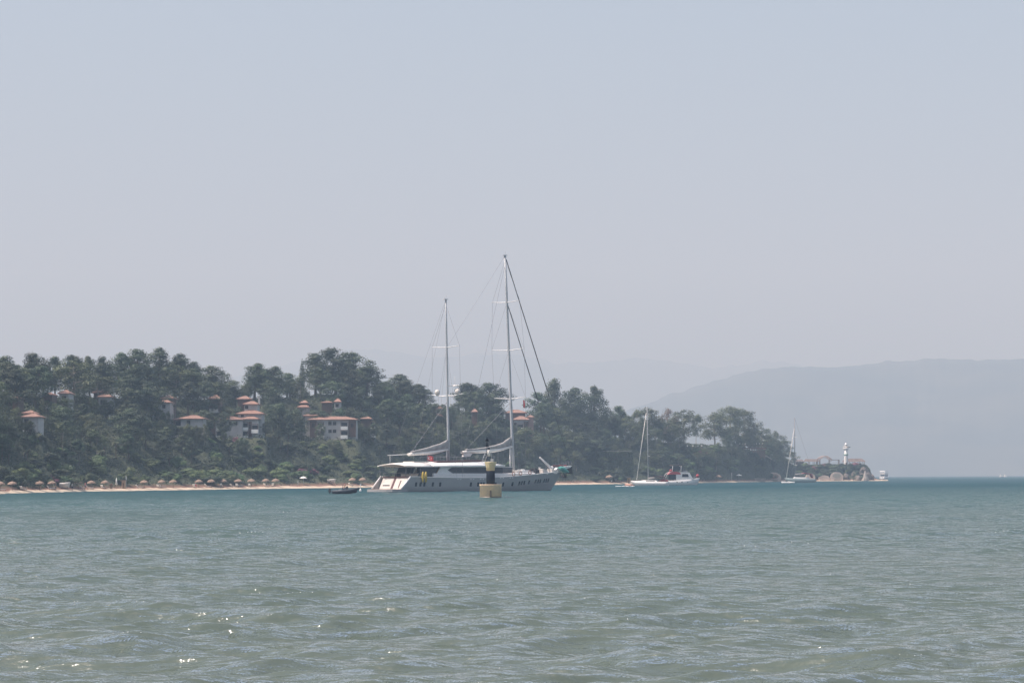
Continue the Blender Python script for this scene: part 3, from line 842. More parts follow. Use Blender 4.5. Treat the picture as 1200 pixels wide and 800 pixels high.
# garden trees and bushes that stand right below each house
def garden():
    rg = random.Random(44)
    for (a, b, c, e, hd) in list(OPEN):
        px = a - 2
        while px < c + 2:
            D = cD((a + c) / 2) + hd - rg.uniform(3, 9); d = D - cD(px)
            f = on_ground(px, d, .2); top = P(px, e + (rg.uniform(1, 5) if c - a > 34 else rg.uniform(-3, 4.0)), D).z; h = top - f.z
            ok = not any(px + 4 > q[0] and px - 4 < q[2] and q[4] > d - 30 and proj((f.x, f.y, top))[1] < q[1] + 6.5 and proj(f)[1] > q[1] for q in OPEN)
            if h > 1.2 and ok:
                w = rg.uniform(9, 15) * D / FPX
                if h > 4.2:
                    plant_tree(rg.choice(['broad', 'pine', 'broad']), f, h, max(.8, min(1.8, w * 1.3 / (h * .66))), 'garden tree standing right below the red roofed houses ' + zone(px), 'garden trees ' + zone(px), seed=rg.randint(0, 9999))
                else:
                    o = bpy.data.objects.new('shrub', rg.choice(SH_DARK + SH_GREEN)); COL.objects.link(o); o.location = f; o.scale = (w, w, h * 1.1); o.rotation_euler = (0, 0, rg.uniform(0, 6))
                    tag(o, 'bush at the foot of the roofed houses ' + zone(px), 'shrub', 'garden bushes ' + zone(px))
            px += rg.uniform(5, 8.5)
garden()
for px, ty, w, lab in ((186, 478, 12, 'small tree hiding the left foot of the narrow stepped villa'), (197, 480, 13, 'small tree hiding the right foot of the narrow stepped villa'), (230, 497, 14, 'small tree before the right end of the long low white wall'), (262, 503, 9, 'slim tree before the large white villa balconies')):
    tree_px('broad', px, ty, w, cD(193 if px < 200 else px) + (76 if px < 200 else 56) - cD(px), lab)
# shrubs on the bank behind the beach
def shrubs(n, px0, px1, d0, d1, seed, kinds, desc, wr=(3, 6), hr=(2.2, 4)):
    rg = random.Random(seed)
    for i in range(n):
        px = rg.uniform(px0, px1); k = rg.choice(kinds)
        d = 9.5 + (d1 - d0) * rg.random() + d0; w = rg.uniform(*wr)
        f = on_ground(px, d); hh = rg.uniform(*hr)
        if blocked(px, proj(f + Vector((0, 0, hh * .8)))[1], proj(f)[1], w * FPX / f.y, d): continue
        ms = {'g': SH_GREEN, 'd': SH_DARK}[k]
        plant_shrub(px, d, w, hh, ms, (('bright ' if k == 'g' else 'dark ') + desc + ('' if 'cape' in desc else ' ' + zone(px))).rstrip(','), ('green ' if k == 'g' else 'dark ') + desc.split(',')[0].replace('shrub', 'shrubs') + ('' if 'cape' in desc else ' ' + zone(px)))
shrubs(62, -40, 450, 4, 22, 3, ['g', 'g', 'd'], 'shrub on the bank above the beach,', (3.5, 7), (2.4, 4.4))
shrubs(34, -40, 450, 20, 44, 4, ['g', 'd'], 'shrub higher on the slope,', (4, 7.5), (3, 5))
def slope_shrubs(n, px0, px1, y0, y1, seed):
    rg = random.Random(seed)
    for i in range(n):
        px = rg.uniform(px0, px1); py = rg.uniform(y0, y1); d = max(12, march(px, py)); w = rg.uniform(9, 17) * (cD(px) + d) / FPX; hh = w * rg.uniform(.5, .8)
        f = on_ground(px, d)
        if blocked(px, proj(f + Vector((0, 0, hh * .8)))[1], proj(f)[1], w * FPX / f.y, d): continue
        k = 'g' if rg.random() < .6 else 'd'
        plant_shrub(px, d, w, hh, SH_GREEN if k == 'g' else SH_DARK, ('bright' if k == 'g' else 'dark') + ' shrub at mid height of the slope, ' + zone(px), ('green' if k == 'g' else 'dark') + ' shrubs mid slope ' + zone(px))
slope_shrubs(34, 246, 316, 517, 556, 77)
slope_shrubs(34, 0, 450, 522, 556, 78)
shrubs(24, 450, 720, 1, 22, 5, ['g', 'd'], 'shrub on the bank above the beach,', (4, 7.5), (2.6, 5))
shrubs(16, 450, 720, 20, 50, 6, ['g', 'd'], 'shrub higher on the slope,', (4, 7.5), (3, 5))
shrubs(28, 700, 930, 1, 20, 7, ['g', 'd', 'd'], 'shrub on the bank above the beach,', (5, 10), (3.5, 6))
shrubs(14, 740, 925, 18, 40, 8, ['g', 'd'], 'shrub higher on the slope,', (5, 9), (3, 5))
shrubs(50, 934, 1016, -4, 4, 9, ['d', 'd', 'g'], 'shrub hanging over the cape rocks,', (4, 7), (2.6, 4.8))
shrubs(13, 936, 1010, 3.5, 5.5, 12, ['d', 'g'], 'shrub along the terrace edge of the cape,', (3.5, 5.5), (1.4, 2.0))
for (px, py, n, w) in ((61, 560, 3, 4.0), (352, 551, 4, 5.5), (366, 549, 3, 5), (820, 529, 5, 7), (948, 548, 4, 5), (962, 546, 3, 5), (998, 548, 5, 4.5), (276, 507, 2, 3.2)):
    rg = random.Random(px)
    for k in range(n):
        x = px + rg.uniform(-5, 5) * (w / 5); d = max(10, march(x, py + 4) - 3)
        if px in (948, 962, 998): x = px + rg.uniform(-9, 9); d = 12 + rg.uniform(0, 4)
        if px == 276: x = px + k * 3 - 1; d = 60.5; 
        plant_shrub(x, d, w * rg.uniform(.7, 1.1), w * rg.uniform(.45, .7), SH_PINK, {61: 'pink flowering bougainvillea behind the left beach parasols', 352: 'wide pink bougainvillea low on the slope below the grand villa', 366: 'wide pink bougainvillea low on the slope below the grand villa', 820: 'pink bougainvillea mound under the terrace gap', 948: 'pink bougainvillea at the left end of the cape terrace', 962: 'pink bougainvillea at the left end of the cape terrace', 998: 'purple bougainvillea trailing below the lighthouse', 276: 'climbing bougainvillea against the big white villa wall'}[px], 'bougainvillea bushes at %d' % px if False else 'bougainvillea bushes', 'bougainvillea', 'flowering bush')

def undergrowth():
    rg = np.random.RandomState(9); n = 170000
    px = rg.uniform(-120, 1020, n); W = np.interp(px, [w[0] for w in WIDTH], [w[1] for w in WIDTH])
    d = 10.5 + (W * 1.2) * rg.uniform(0, 1, n) ** .8
    V = np.zeros((n, 4, 3))
    gx = np.arange(-124, 1026, 3.0); gd = np.arange(8, 160, 3.0)
    Zg = np.array([[terr_z(x, q) for q in gd] for x in gx])
    ix = (px - gx[0]) / 3; iy = (d - gd[0]) / 3; i0 = ix.astype(int); j0 = iy.astype(int); fx = ix - i0; fy = iy - j0
    z = Zg[i0, j0] * (1 - fx) * (1 - fy) + Zg[i0 + 1, j0] * fx * (1 - fy) + Zg[i0, j0 + 1] * (1 - fx) * fy + Zg[i0 + 1, j0 + 1] * fx * fy
    cd = np.interp(px, list(CD.keys()), list(CD.values())); D = cd + d
    a = P(0, 556, 1000.0).x / 1000; b_ = P(1200, 556, 1000.0).x / 1000
    X = D * (a + (b_ - a) * px / 1200)
    lump = 0.5 + 0.5 * np.sin(X * .55 + 2 * np.sin(D * .31)) * np.sin(D * .5 + 2 * np.sin(X * .23))
    c = np.stack([X, D, z + .05 + rg.uniform(0, 1, n) * (.35 + .9 * lump)], 1)
    nr = rg.normal(size=(n, 3)) * .7 + np.array([0, -.3, .6]); nr /= np.linalg.norm(nr, axis=1)[:, None]
    t = np.cross(nr, rg.normal(size=(n, 3))); t /= np.linalg.norm(t, axis=1)[:, None]; w = np.cross(nr, t)
    s = rg.uniform(.14, .32, n)[:, None]
    V[:, 0] = c - t * s; V[:, 1] = c - w * s * .6; V[:, 2] = c + t * s; V[:, 3] = c + w * s * .6
    o = np_mesh('undergrowth', V.reshape(-1, 3), np.arange(4 * n).reshape(n, 4), M_UNDER, smooth=False)
    tag(o, 'low green scrub covering the hillside between the trees', 'undergrowth', kind='stuff')
undergrowth()

# ---------------------------------------------------------------- the big ketch
M_HULL = mat('grey_hull_paint', (.31, .31, .31), .35, var=.08, vscale=.25)
M_WHITE = mat('gloss_white', (.72, .715, .70), .35, var=.05, vscale=.4)
M_CREAM = mat('cream_panel', (.60, .565, .52), .5, var=.08, vscale=.5)
M_TEAK = mat('teak_deck', (.34, .22, .14), .7, var=.3, vscale=2)
M_DKGL = mat('tinted_window', (.018, .024, .035), .15, var=.3, vscale=.5)
M_ALU = mat('mast_aluminium', (.40, .42, .44), .5, var=.08, vscale=.6)
M_STEEL = mat('steel_wire', (.20, .21, .23), .6, 0.0, var=.1)
M_BLACK = mat('black_gear', (.025, .025, .03), .6, var=.3, vscale=2)
M_SAIL = mat('stowed_sailcloth', (.36, .35, .34), .85, var=.3, vscale=1.2, bump=.6)
M_COVER = mat('pale_sail_cover', (.78, .75, .70), .8, var=.12, vscale=.8, bump=.3)
M_RED = mat('red_cloth', (.40, .045, .05), .7, var=.15, vscale=2)
M_MAROON = mat('maroon_trim', (.10, .035, .035), .6, var=.2, vscale=2)
M_YEL = mat('yellow_fabric', (.52, .38, .06), .6, var=.2, vscale=2)
M_TEALC = mat('turquoise_cover', (.09, .36, .32), .6, var=.2, vscale=1.5, bump=.4)
M_ANTI = mat('dark_boot_top', (.06, .06, .07), .6, var=.2)

YAW = R(42); BW = 10.0
YO = G(453.3, 576.4)
YM = Matrix.Translation(YO) @ Matrix.Rotation(YAW, 4, 'Z')
def ypx(x, y, z): return proj(YM @ Vector((x, y, z)))
def xat(px, y=0.0, z=3.0):
    a, b = -12.0, 75.0
    for _ in range(40):
        m_ = (a + b) / 2
        if ypx(m_, y, z)[0] < px: a = m_
        else: b = m_
    return (a + b) / 2
def zat(x, y, py):
    a, b = -5.0, 80.0
    for _ in range(40):
        m_ = (a + b) / 2
        if ypx(x, y, m_)[1] > py: a = m_
        else: b = m_
    return (a + b) / 2
XB = xat(658, 0, 4); XWL = xat(645.5, 0, 0)
def hb(x):
    """half beam at deck"""
    if x < 6: return BW / 2 * (.955 + .045 * x / 6)
    s = max(0, (x - XB * .52) / (XB * .48))
    return BW / 2 * max(0.02, 1 - s ** 2.1)
SHEER = [(471, 571), (481, 558.3), (500, 558.9), (530, 559.6), (560, 559.9), (600, 558.3), (625, 555.8), (645, 553.8), (658, 552.6)]
def zdeck(x):
    p = ypx(x, -hb(x), 3)[0]
    return zat(x, -hb(x), lerp_tab(SHEER, max(481, p)))
yacht = empty('sailing_yacht', YO, YAW, 'big grey two masted sailing yacht anchored in front of the wooded headland', 'sailing yacht')
def build_hull():
    st = [0.0, 1.0, 2.4, 2.75, 4, 7, 11, 16, 22, 28] + [28 + (XB - 28) * k / 11 for k in range(1, 12)]
    rings = []
    XS = xat(481, -4.85, 3)
    for x in st:
        h = hb(x); s = x / XB
        rake = (XB - XWL)
        xw = x - rake * s ** 2.2            # waterline runs out before the deck at the raked stem
        if x < XS: zd = .62 + (zdeck(XS) - .62) * max(0, x / XS)
        else: zd = zdeck(x)
        fl = .93 - .30 * max(0, s - .5) * 2 * .6
        hw = max(.03, h * fl)
        ring = []
        prof = [(1.0, zd, x), (.995 + .0 * s, zd * .66, x + (xw - x) * .34), (.97 * 1 + (fl - .97) * .5, zd * .33, x + (xw - x) * .67), (fl, .12, xw), (fl * .97, -.05, xw), (fl * .7, -1.1, xw - .4)]
        for k, z, xx in prof: ring.append((xx, -h * k, z))
        ring.append((xw - .5, 0, -1.6))
        for k, z, xx in reversed(prof): ring.append((xx, h * k, z))
        rings.append(ring)
    mb = MB(); n = len(rings[0]); vs = [p for r in rings for p in r]; fs = []; bot = []
    for i in range(len(rings) - 1):
        for k in range(n - 1):
            f = (i * n + k, i * n + k + 1, (i + 1) * n + k + 1, (i + 1) * n + k)
            mid = k
            (bot if 3 <= k <= n - 5 else fs).append(f)
    mb.add(vs, fs, 0, True); mb.add(vs, bot, 1, True)
    o = mb.build('hull', [M_HULL, M_ANTI], yacht)
    # deck sheet a little below the rail, from the transom bulkhead forward
    dk = MB(); dv = []; df = []
    xs = [s for s in st if s >= 2.75]
    for x in xs:
        h = max(.02, hb(x) - .12); z = zdeck(x) - .28
        dv += [(x, -h, z), (x, h, z)]
    for i in range(len(xs) - 1): df.append((2 * i, 2 * i + 2, 2 * i + 3, 2 * i + 1))
    dk.add(dv, df).build('deck', M_TEAK, yacht)
    # cap rail
    for s in (-1, 1):
        MB().tube([(x, s * (hb(x)), (zdeck(x)) + .04) for x in st if x >= 2.75], .09, 6).build('cap_rail', M_WHITE, yacht)
        # stern wings: white sloping bulwark caps
        MB().tube([(-.1, s * 4.75, .66), (XS * .5, s * 4.8, .62 + (zdeck(XS) - .62) * .5 + .05), (XS + .1, s * 4.85, zdeck(XS) + .1)], .17, 8).build('stern_wing', M_WHITE, yacht)
build_hull()
ZD = zdeck(4)
# swim platform with rounded corners and its underside
pf = [(1.6, -4.7), (-.6, -4.7), (-1.9, -4.1), (-2.6, -2.9), (-2.9, 0), (-2.6, 2.9), (-1.9, 4.1), (-.6, 4.7), (1.6, 4.7)]
MB().prism(pf, 'z', .08, .58).build('swim_platform', M_HULL, yacht)
MB().prism([(x * .96 + .03, y * .96) for x, y in pf], 'z', .583, .62).build('platform_teak', M_TEAK, yacht)
# transom bulkhead with garage doors
tb = MB().add([(1.5, -4.4, .62), (1.5, 4.4, .62), (2.7, 4.4, ZD - .15), (2.7, -4.4, ZD - .15), (2.9, -4.4, .62), (2.9, 4.4, .62), (2.9, 4.4, ZD - .15), (2.9, -4.4, ZD - .15)],
              [(0, 1, 2, 3), (4, 7, 6, 5), (3, 2, 6, 7), (0, 3, 7, 4), (1, 5, 6, 2)]).build('transom', M_CREAM, yacht)
def on_tr(y, t, off=.02):
    return (1.5 + 1.2 * t - off * .93, y, .62 + (ZD - .77) * t + off * .38)
def tr_panel(y0, y1, t0, t1, m, name, off=.03):
    a = [on_tr(y0, t0, off), on_tr(y1, t0, off), on_tr(y1, t1, off), on_tr(y0, t1, off)]
    b_ = [on_tr(y0, t0, -.01), on_tr(y1, t0, -.01), on_tr(y1, t1, -.01), on_tr(y0, t1, -.01)]
    return MB().add(a + b_, [(0, 1, 2, 3), (4, 7, 6, 5), (0, 4, 5, 1), (1, 5, 6, 2), (2, 6, 7, 3), (3, 7, 4, 0)]).build(name, m, yacht)
tr_panel(1.05, 3.9, .08, .93, M_CREAM, 'garage_door'); tr_panel(-3.6, -.2, .08, .93, M_CREAM, 'garage_door')
tr_panel(.05, .75, .02, 1.0, M_MAROON, 'transom_stair'); tr_panel(-1.9, -1.6, .1, .75, M_MAROON, 'transom_stair', .06)
lt = MB()
for i in range(9):   # small dark name lettering, too small in the photo to read
    a = 1.35 + i * .25
    p0 = on_tr(a, .27, .05); p1 = on_tr(a + .16, .36, .05)
    lt.b(p0[0] - .02, p1[0] + .04, a, a + .16, p0[2], p1[2])
lt.build('name_lettering', M_BLACK, yacht)
MB().b(2.5, 2.7, -4.4, 4.4, ZD - .12, ZD + .12).build('aft_rail_board', M_MAROON, yacht)
rl = MB()
for y in (-4.2, -2.8, -1.4, 0, 1.4, 2.8, 4.2): rl.tube([(2.6, y, ZD + .1), (2.6, y, ZD + .85)], .03, 5)
rl.tube([(2.6, -4.2, ZD + .85), (2.6, 4.2, ZD + .85)], .04, 5)
rl.build('aft_railing', M_STEEL, yacht)
# hull windows
from mathutils.bvhtree import BVHTree
_h = [o_ for o_ in yacht.children if o_.name.startswith('hull')][0].data
HB = BVHTree.FromPolygons([v.co.copy() for v in _h.vertices], [tuple(p.vertices) for p in _h.polygons])
def side_y(x, z):
    h = hb(x); s = x / XB; fl = .93 - .30 * max(0, s - .5) * 2 * .6; zd = max(1, zdeck(x))
    return h * (fl + (1 - fl) * min(1, max(0, z / zd) * 1.45))
for px in (487.7, 493, 497.6, 507.4, 516, 552, 560.5, 563.9, 567, 581, 590, 601, 609, 611.9, 614.8, 620.3, 628, 631.2, 633.8, 638.4, 641.2, 643.6):
    py = 567.2 - .0 * px if px < 600 else 566.9 - (px - 600) * .105
    x = xat(px, -hb(min(XB - 1, (px - 460) / 4)) * .96, 2)
    for _ in range(3): x = xat(px, -side_y(x, 1.7), 1.7)
    z = zat(x, -side_y(x, 1.7), py)
    for s in (-1, 1):
        hz = .42
        vs = []
        for off in (.04, -.06):
            for (xx, zz) in ((x - .25, z - hz), (x + .25, z - hz), (x + .25, z + hz), (x - .25, z + hz)):
                hit = HB.ray_cast(Vector((xx, s * 20, zz)), Vector((0, -s, 0)))[0]
                yy = abs(hit.y) if hit else side_y(xx, zz)
                vs.append((xx, s * (yy + off), zz))
        MB().add(vs, [(0, 1, 2, 3), (4, 7, 6, 5), (0, 4, 5, 1), (1, 5, 6, 2), (2, 6, 7, 3), (3, 7, 4, 0)]).build('hull_window', M_DKGL, yacht)
for px in (536.3, 539.5, 551.5, 554.5, 563, 566, 586.5, 589.5, 598, 601):   # white scuppers under the rail
    x = xat(px, -4.9, 2.9); z = zat(x, -hb(x), 561.2 if px < 570 else 559.8)
    MB().ball((x, -side_y(x, z) - .0, z), (.2, .12, .12), 6).build('scupper', M_WHITE, yacht)
# white bulwark strip and deck house
HW = 3.9
xa, xf = xat(507, -HW, 4), xat(626, -3.0, 4)
zb0 = ZD - .3
bul = MB()
n = 14; rr = []
for i in range(n + 1):
    x = xa + (xf - xa) * i / n
    w = min(HW + .35, hb(x) - .35); zt = zat(x, -w, 554.9 if x < 30 else 554.9 - (x - 30) * .08)
    rr.append([(x, -w, zb0), (x, -w, zt), (x, -w + .25, zt + .12), (x, w - .25, zt + .12), (x, w, zt), (x, w, zb0)])
bul.loft(rr, 0, True, False).build('cabin_coaming', M_WHITE, yacht)
xg0, xg1, xg2 = xat(524.5, -HW, 5), xat(589, -HW, 5), xat(595, -2.2, 5)
zg0, zg1 = zat(25, -HW, 555.2), zat(25, -HW, 547.0)
MB().prism([(xa + 2.2, -HW), (xg1, -HW), (xg2 + 1.5, -2.0), (xg2 + 1.5, 2.0), (xg1, HW), (xa + 2.2, HW)], 'z', zg0 - .2, zg1 + .05).build('deck_house', M_WHITE, yacht)
g = HW + .02
for s in (-1, 1):
    MB().prism([(xg0, (zg0 + zg1) / 2 + .1), (xg0 + 1.6, zg0 + .08), (xg1, zg0 + .08), (xg1, zg1 - .06), (xg0 + 1.1, zg1 - .06)], 'y', s * (g - .05), s * (g + .02)).build('side_window', M_DKGL, yacht)
fr = []
for s in (-1, 1):
    d_ = Vector((xg2 + 1.5 - xg1, 1.9, 0)).normalized(); nx, ny = d_.y, d_.x
    MB().add([(xg1 + .02 + nx * .04, s * (HW + ny * .04), zg0 + .08), (xg2 + 1.5 + nx * .04, s * (2.0 + ny * .04), zg0 + .08), (xg2 + 1.5 + nx * .04, s * (2.0 + ny * .04), zg1 - .06), (xg1 + .02 + nx * .04, s * (HW + ny * .04), zg1 - .06),
              (xg1, s * (HW - .1), zg0 + .08), (xg2 + 1.4, s * 1.95, zg0 + .08), (xg2 + 1.4, s * 1.95, zg1 - .06), (xg1, s * (HW - .1), zg1 - .06)],
             [(0, 1, 2, 3), (4, 7, 6, 5), (0, 4, 5, 1), (1, 5, 6, 2), (2, 6, 7, 3), (3, 7, 4, 0)]).build('front_window', M_DKGL, yacht)
MB().b(xg2 + 1.48, xg2 + 1.56, -1.9, 1.9, zg0 + .08, zg1 - .06).build('front_window', M_DKGL, yacht)
# aft cockpit: dark recess, raked white wing frames, sofa and table
xk0, xk1 = xat(487, -3.6, 4), xat(510, -3.6, 4)
MB().b(xk1 + 1.0, xk1 + 1.3, -3.5, 3.5, ZD - .3, zg1).build('cockpit_door', M_DKGL, yacht)
for s in (-1, 1):
    MB().prism([(xk0 + .3, ZD - .2), (xk0 + 4.8, ZD - .2), (xk0 + 6.0, zg1), (xk0 + 1.6, zg1)], 'y', s * 3.7, s * 3.76).build('cockpit_screen', M_DKGL, yacht)
    MB().prism([(xa + .1, ZD - .2), (xa + 2.6, ZD - .2), (xa + 3.4, zg1), (xa + 2.3, zg1)], 'y', s * 3.78, s * 3.86).build('cockpit_wing', M_WHITE, yacht)
    MB().tube([(xa + .6, s * 3.95, ZD), (xa + 1.8, s * 3.95, zg1)], .1, 6).build('teak_post', M_TEAK, yacht)
MB().b(6.4, 8.6, -3, 3, ZD - .28, ZD + .15).b(6.2, 6.6, -3, 3, ZD - .28, ZD + .6).build('sofa', M_CREAM, yacht)
MB().b(9.3, 10.6, -1.3, 1.3, ZD + .42, ZD + .5).b(9.8, 10.1, -.2, .2, ZD - .28, ZD + .42).build('cockpit_table', M_TEAK, yacht)
# roof: long white hard top, arched awning aft
def roof_rings(tab, w, name, m):
    rr = []
    for (px, pb, pt, wk) in tab:
        x = xat(px, -w, 6.3); zb = zat(x, -w * wk, pb); zt = zat(x, -w * wk, pt)
        ww = w * wk
        rr.append([(x, -ww, zb), (x, -ww, zb + (zt - zb) * .3), (x, -ww * .72, zb + (zt - zb) * .68), (x, -ww * .35, zt), (x, 0, zt + .14), (x, ww * .35, zt), (x, ww * .72, zb + (zt - zb) * .68), (x, ww, zb + (zt - zb) * .3), (x, ww, zb), (x, ww * .5, zb + .02), (x, -ww * .5, zb + .02)])
    return MB().loft(rr, 0, True, True).build(name, m, yacht)
def shell(tab, w, th, name, m):
    rr = []
    for (px, pb, pt, wk) in tab:
        x = xat(px, -w * wk, 6.3); zb = zat(x, -w * wk, pb); zt = zat(x, 0, pt); ww = w * wk
        N = 10; top = []; bot = []
        for k in range(N + 1):
            y = -ww + 2 * ww * k / N; c = (1 - (y / ww) ** 2) ** .75
            top.append((x, y, zb + th + (zt - zb - th) * c)); bot.append((x, y * .995, zb + (zt - zb - th) * c))
        rr.append(top + bot[::-1])
    return MB().loft(rr, 0, True, True).build(name, m, yacht)
shell([(474.5, 546.2, 543.3, 1), (479, 546.4, 542.5, 1), (486, 546.8, 541.8, 1), (497, 547.1, 541.5, 1), (508, 547.1, 541.3, 1)], 4.5, .14, 'awning', M_COVER)
shell([(508.1, 547.1, 541.3, 1), (530, 547.0, 540.6, 1), (555, 546.9, 540.0, 1), (566, 546.8, 539.4, 1), (574, 546.6, 539.4, 1), (584, 546.4, 541.8, .92), (592, 546.1, 544.6, .72)], 4.5, .3, 'hard_top', mat('roof_white', (.84, .83, .81), .4, var=.05, vscale=.4))
for s in (-1, 1):
    for dx in (.3, 4.2):
        x = xat(475.5, -4.5, 6) + dx
        MB().tube([(x, s * 4.2, ZD - .2), (x, s * 4.2, zg1 + .25)], .05, 6).build('awning_pole', M_STEEL, yacht)
# fly deck coaming on top of the roof
xq0, xq1 = xat(511.5, -2.6, 7), xat(566, -2.6, 7)
MB().prism([(xq0, zat(xq0, -2.6, 541.6)), (xq1, zat(xq1, -2.6, 540.4)), (xq1, zat(xq1, -2.6, 538.6)), (xq0 + .3, zat(xq0, -2.6, 540.2))], 'y', -2.7, 2.7).build('fly_deck_coaming', M_MAROON, yacht)
fr = MB()
for i in range(8):
    x = xq0 + (xq1 - xq0) * i / 7; z = zat(x, -2.6, 540)
    fr.tube([(x, -2.6, z), (x, -2.6, z + .9)], .03, 5); fr.tube([(x, 2.6, z), (x, 2.6, z + .9)], .03, 5)
z0 = zat(xq0, -2.6, 540) + .9; z1 = zat(xq1, -2.6, 540) + .9
fr.tube([(xq0, -2.6, z0), (xq1, -2.6, z1)], .03, 5); fr.tube([(xq0, 2.6, z0), (xq1, 2.6, z1)], .03, 5)
fr.build('fly_deck_rail', M_STEEL, yacht)
fx = xat(506, -2, 7); fz = zat(fx, -2, 541)
MB().b(xat(486, -2, 7), xat(504, -2, 7), -1.8, 1.8, fz - .35, fz + .1).build('sun_pad', M_CREAM, yacht)

# ---- masts, spreaders, rigging
def mast(bpx, bpy, tpx, tpy, r0, r1):
    xb = xat(bpx, 0, 6); zb = zat(xb, 0, bpy)
    zt = 45.0; xt = xb
    for _ in range(6):
        xt = xat(tpx, 0, zt); zt = zat(xt, 0, tpy)
    B, T = Vector((xb, 0, zb)), Vector((xt, 0, zt))
    def at(py):
        a, b = 0.0, 1.0
        for _ in range(30):
            m_ = (a + b) / 2; q = B.lerp(T, m_)
            if ypx(*q)[1] > py: a = m_
            else: b = m_
        return B.lerp(T, (a + b) / 2)
    pts = [B.lerp(T, k / 6) for k in range(7)]
    mo = MB().tube(pts, [r0 + (r1 - r0) * k / 6 for k in range(7)], 12).build('mast', M_ALU, yacht)
    cap = MB().box(T + Vector((0, 0, .05)), (.9, .5, .12)).tube([T, T + Vector((.1, 0, .9))], .03, 5).tube([T + Vector((-.3, 0, 0)), T + Vector((-.3, 0, .6))], .025, 5).build('masthead', M_ALU, mo)
    return B, T, at, mo
FB, FT, fat, fmo = mast(601.8, 553.5, 591.8, 299.5, .34, .24)
ZB_, ZT_, zmat, zmo = mast(525.8, 541.5, 522.4, 351.0, .30, .19)
def spreader(pt, h, mo, drop=.25):
    MB().tube([pt + Vector((-.25, -h, drop)), pt + Vector((0, 0, 0)), pt + Vector((-.25, h, drop))], [.05, .10, .05], 6).build('spreader', M_WHITE, mo)
    return pt + Vector((-.25, -h, drop)), pt + Vector((-.25, h, drop))
def wire(a, b, r, m, name, parent, sag=0):
    mid = (Vector(a) + Vector(b)) / 2 + Vector((0, 0, -sag))
    return MB().tube([a, mid, b], r, 4, cap=False).build(name, m, parent)
def rigging(T, at, ys, hs, mo, xm, top_frac):
    tips = [spreader(at(y), h, mo) for y, h in zip(ys, hs)]
    for s in (0, 1):
        sg = -1 if s == 0 else 1
        foot = Vector((xm - .4, sg * (hb(xm) - .1), zdeck(xm) + .1))
        pts = [T + Vector((0, 0, -1))] + [t[s] for t in tips] + [foot]
        MB().tube(pts, .026, 4, cap=False).build('shroud', M_STEEL, mo)
        prev = [at(y) for y in ys]
        foots = [tips[i + 1][s] for i in range(len(tips) - 1)] + [foot + Vector((.5, 0, 0))]
        for p, q in zip(prev, foots): wire(p, q, .02, M_STEEL, 'shroud', mo)
        wire(prev[-1], foot + Vector((-1.6, 0, 0)), .02, M_STEEL, 'shroud', mo)
rigging(FT, fat, (354.5, 410.6, 467.2), (4.4, 5.2, 5.0), fmo, FB.x, 1)
rigging(ZT_, zmat, (407.2,), (4.4,), zmo, ZB_.x, 1)
# forestays carrying dark furled headsails
def stay(T, tpx, tpy, bpx, bpy, r, m=M_BLACK, name='furled_headsail'):
    xb = xat(bpx, 0, 6); zb = zat(xb, 0, bpy)
    return wire(T, (xb, 0, zb), r, m, name, fmo)
XS2 = xat(668.5, 0, 6)
fa_, fb_ = fat(304) + Vector((.3, 0, 0)), Vector((XS2, 0, zat(XS2, 0, 544)))
MB().tube([fa_, fa_.lerp(fb_, .62), fa_.lerp(fb_, .66), fb_], [.10, .10, .035, .03], 8).build('furled_headsail', M_BLACK, fmo)
xi = xat(655, 0, 5)
fa_, fb_ = fat(358) + Vector((.3, 0, 0)), Vector((xi, 0, zat(xi, 0, 548)))
MB().tube([fa_, fa_.lerp(fb_, .56), fa_.lerp(fb_, .60), fb_], [.10, .10, .035, .03], 8).build('furled_headsail', M_BLACK, fmo)
wire(FT, zmat(407.2) , .022, M_STEEL, 'backstay', fmo, .2)
wire(FT + Vector((0, 0, -2)), (xat(541, 0, 7), 0, zat(xat(541, 0, 7), 0, 541)), .03, M_STEEL, 'backstay', fmo)
wire(ZT_, (2.8, -4, ZD), .02, M_STEEL, 'backstay', zmo); wire(ZT_, (2.8, 4, ZD), .02, M_STEEL, 'backstay', zmo)
wire(zmat(470), (xat(481, 0, 8), 0, zat(xat(481, 0, 8), 0, 531)), .045, M_STEEL, 'topping_lift', zmo)
wire(fat(471), (xat(544, 0, 8), 0, zat(xat(544, 0, 8), 0, 529)), .045, M_STEEL, 'topping_lift', fmo)
# radar platform on the shorter mast
c = zmat(463.6)
MB().tube([c + Vector((0, -5.2, .35)), c + Vector((0, -2, -.05)), c, c + Vector((0, 2, -.05)), c + Vector((0, 5.2, .35))], [.06, .12, .14, .12, .06], 6).build('spreader', M_WHITE, zmo)
for s in (-1, 1):
    MB().lathe([(.25, -.6), (.4, -.45), (.56, -.1), (.56, .2), (.4, .5), (.02, .66)], c + Vector((0, s * 3.3, .75)), 14).build('satellite_dome', M_CREAM, zmo)
c2 = zmat(452)
MB().tube([c2, c2 + Vector((1.6, 0, 0))], .08, 6).box(c2 + Vector((2.2, -.4, .15)), (.4, 2.9, .22), R(-10)).lathe([(.3, -.15), (.3, .1)], c2 + Vector((2.0, 0, 0)), 10).tube([c2 + Vector((2.1, 0, .2)), c2 + Vector((2.1, 0, 2.0))], .03, 5).build('radar_scanner', M_WHITE, zmo)
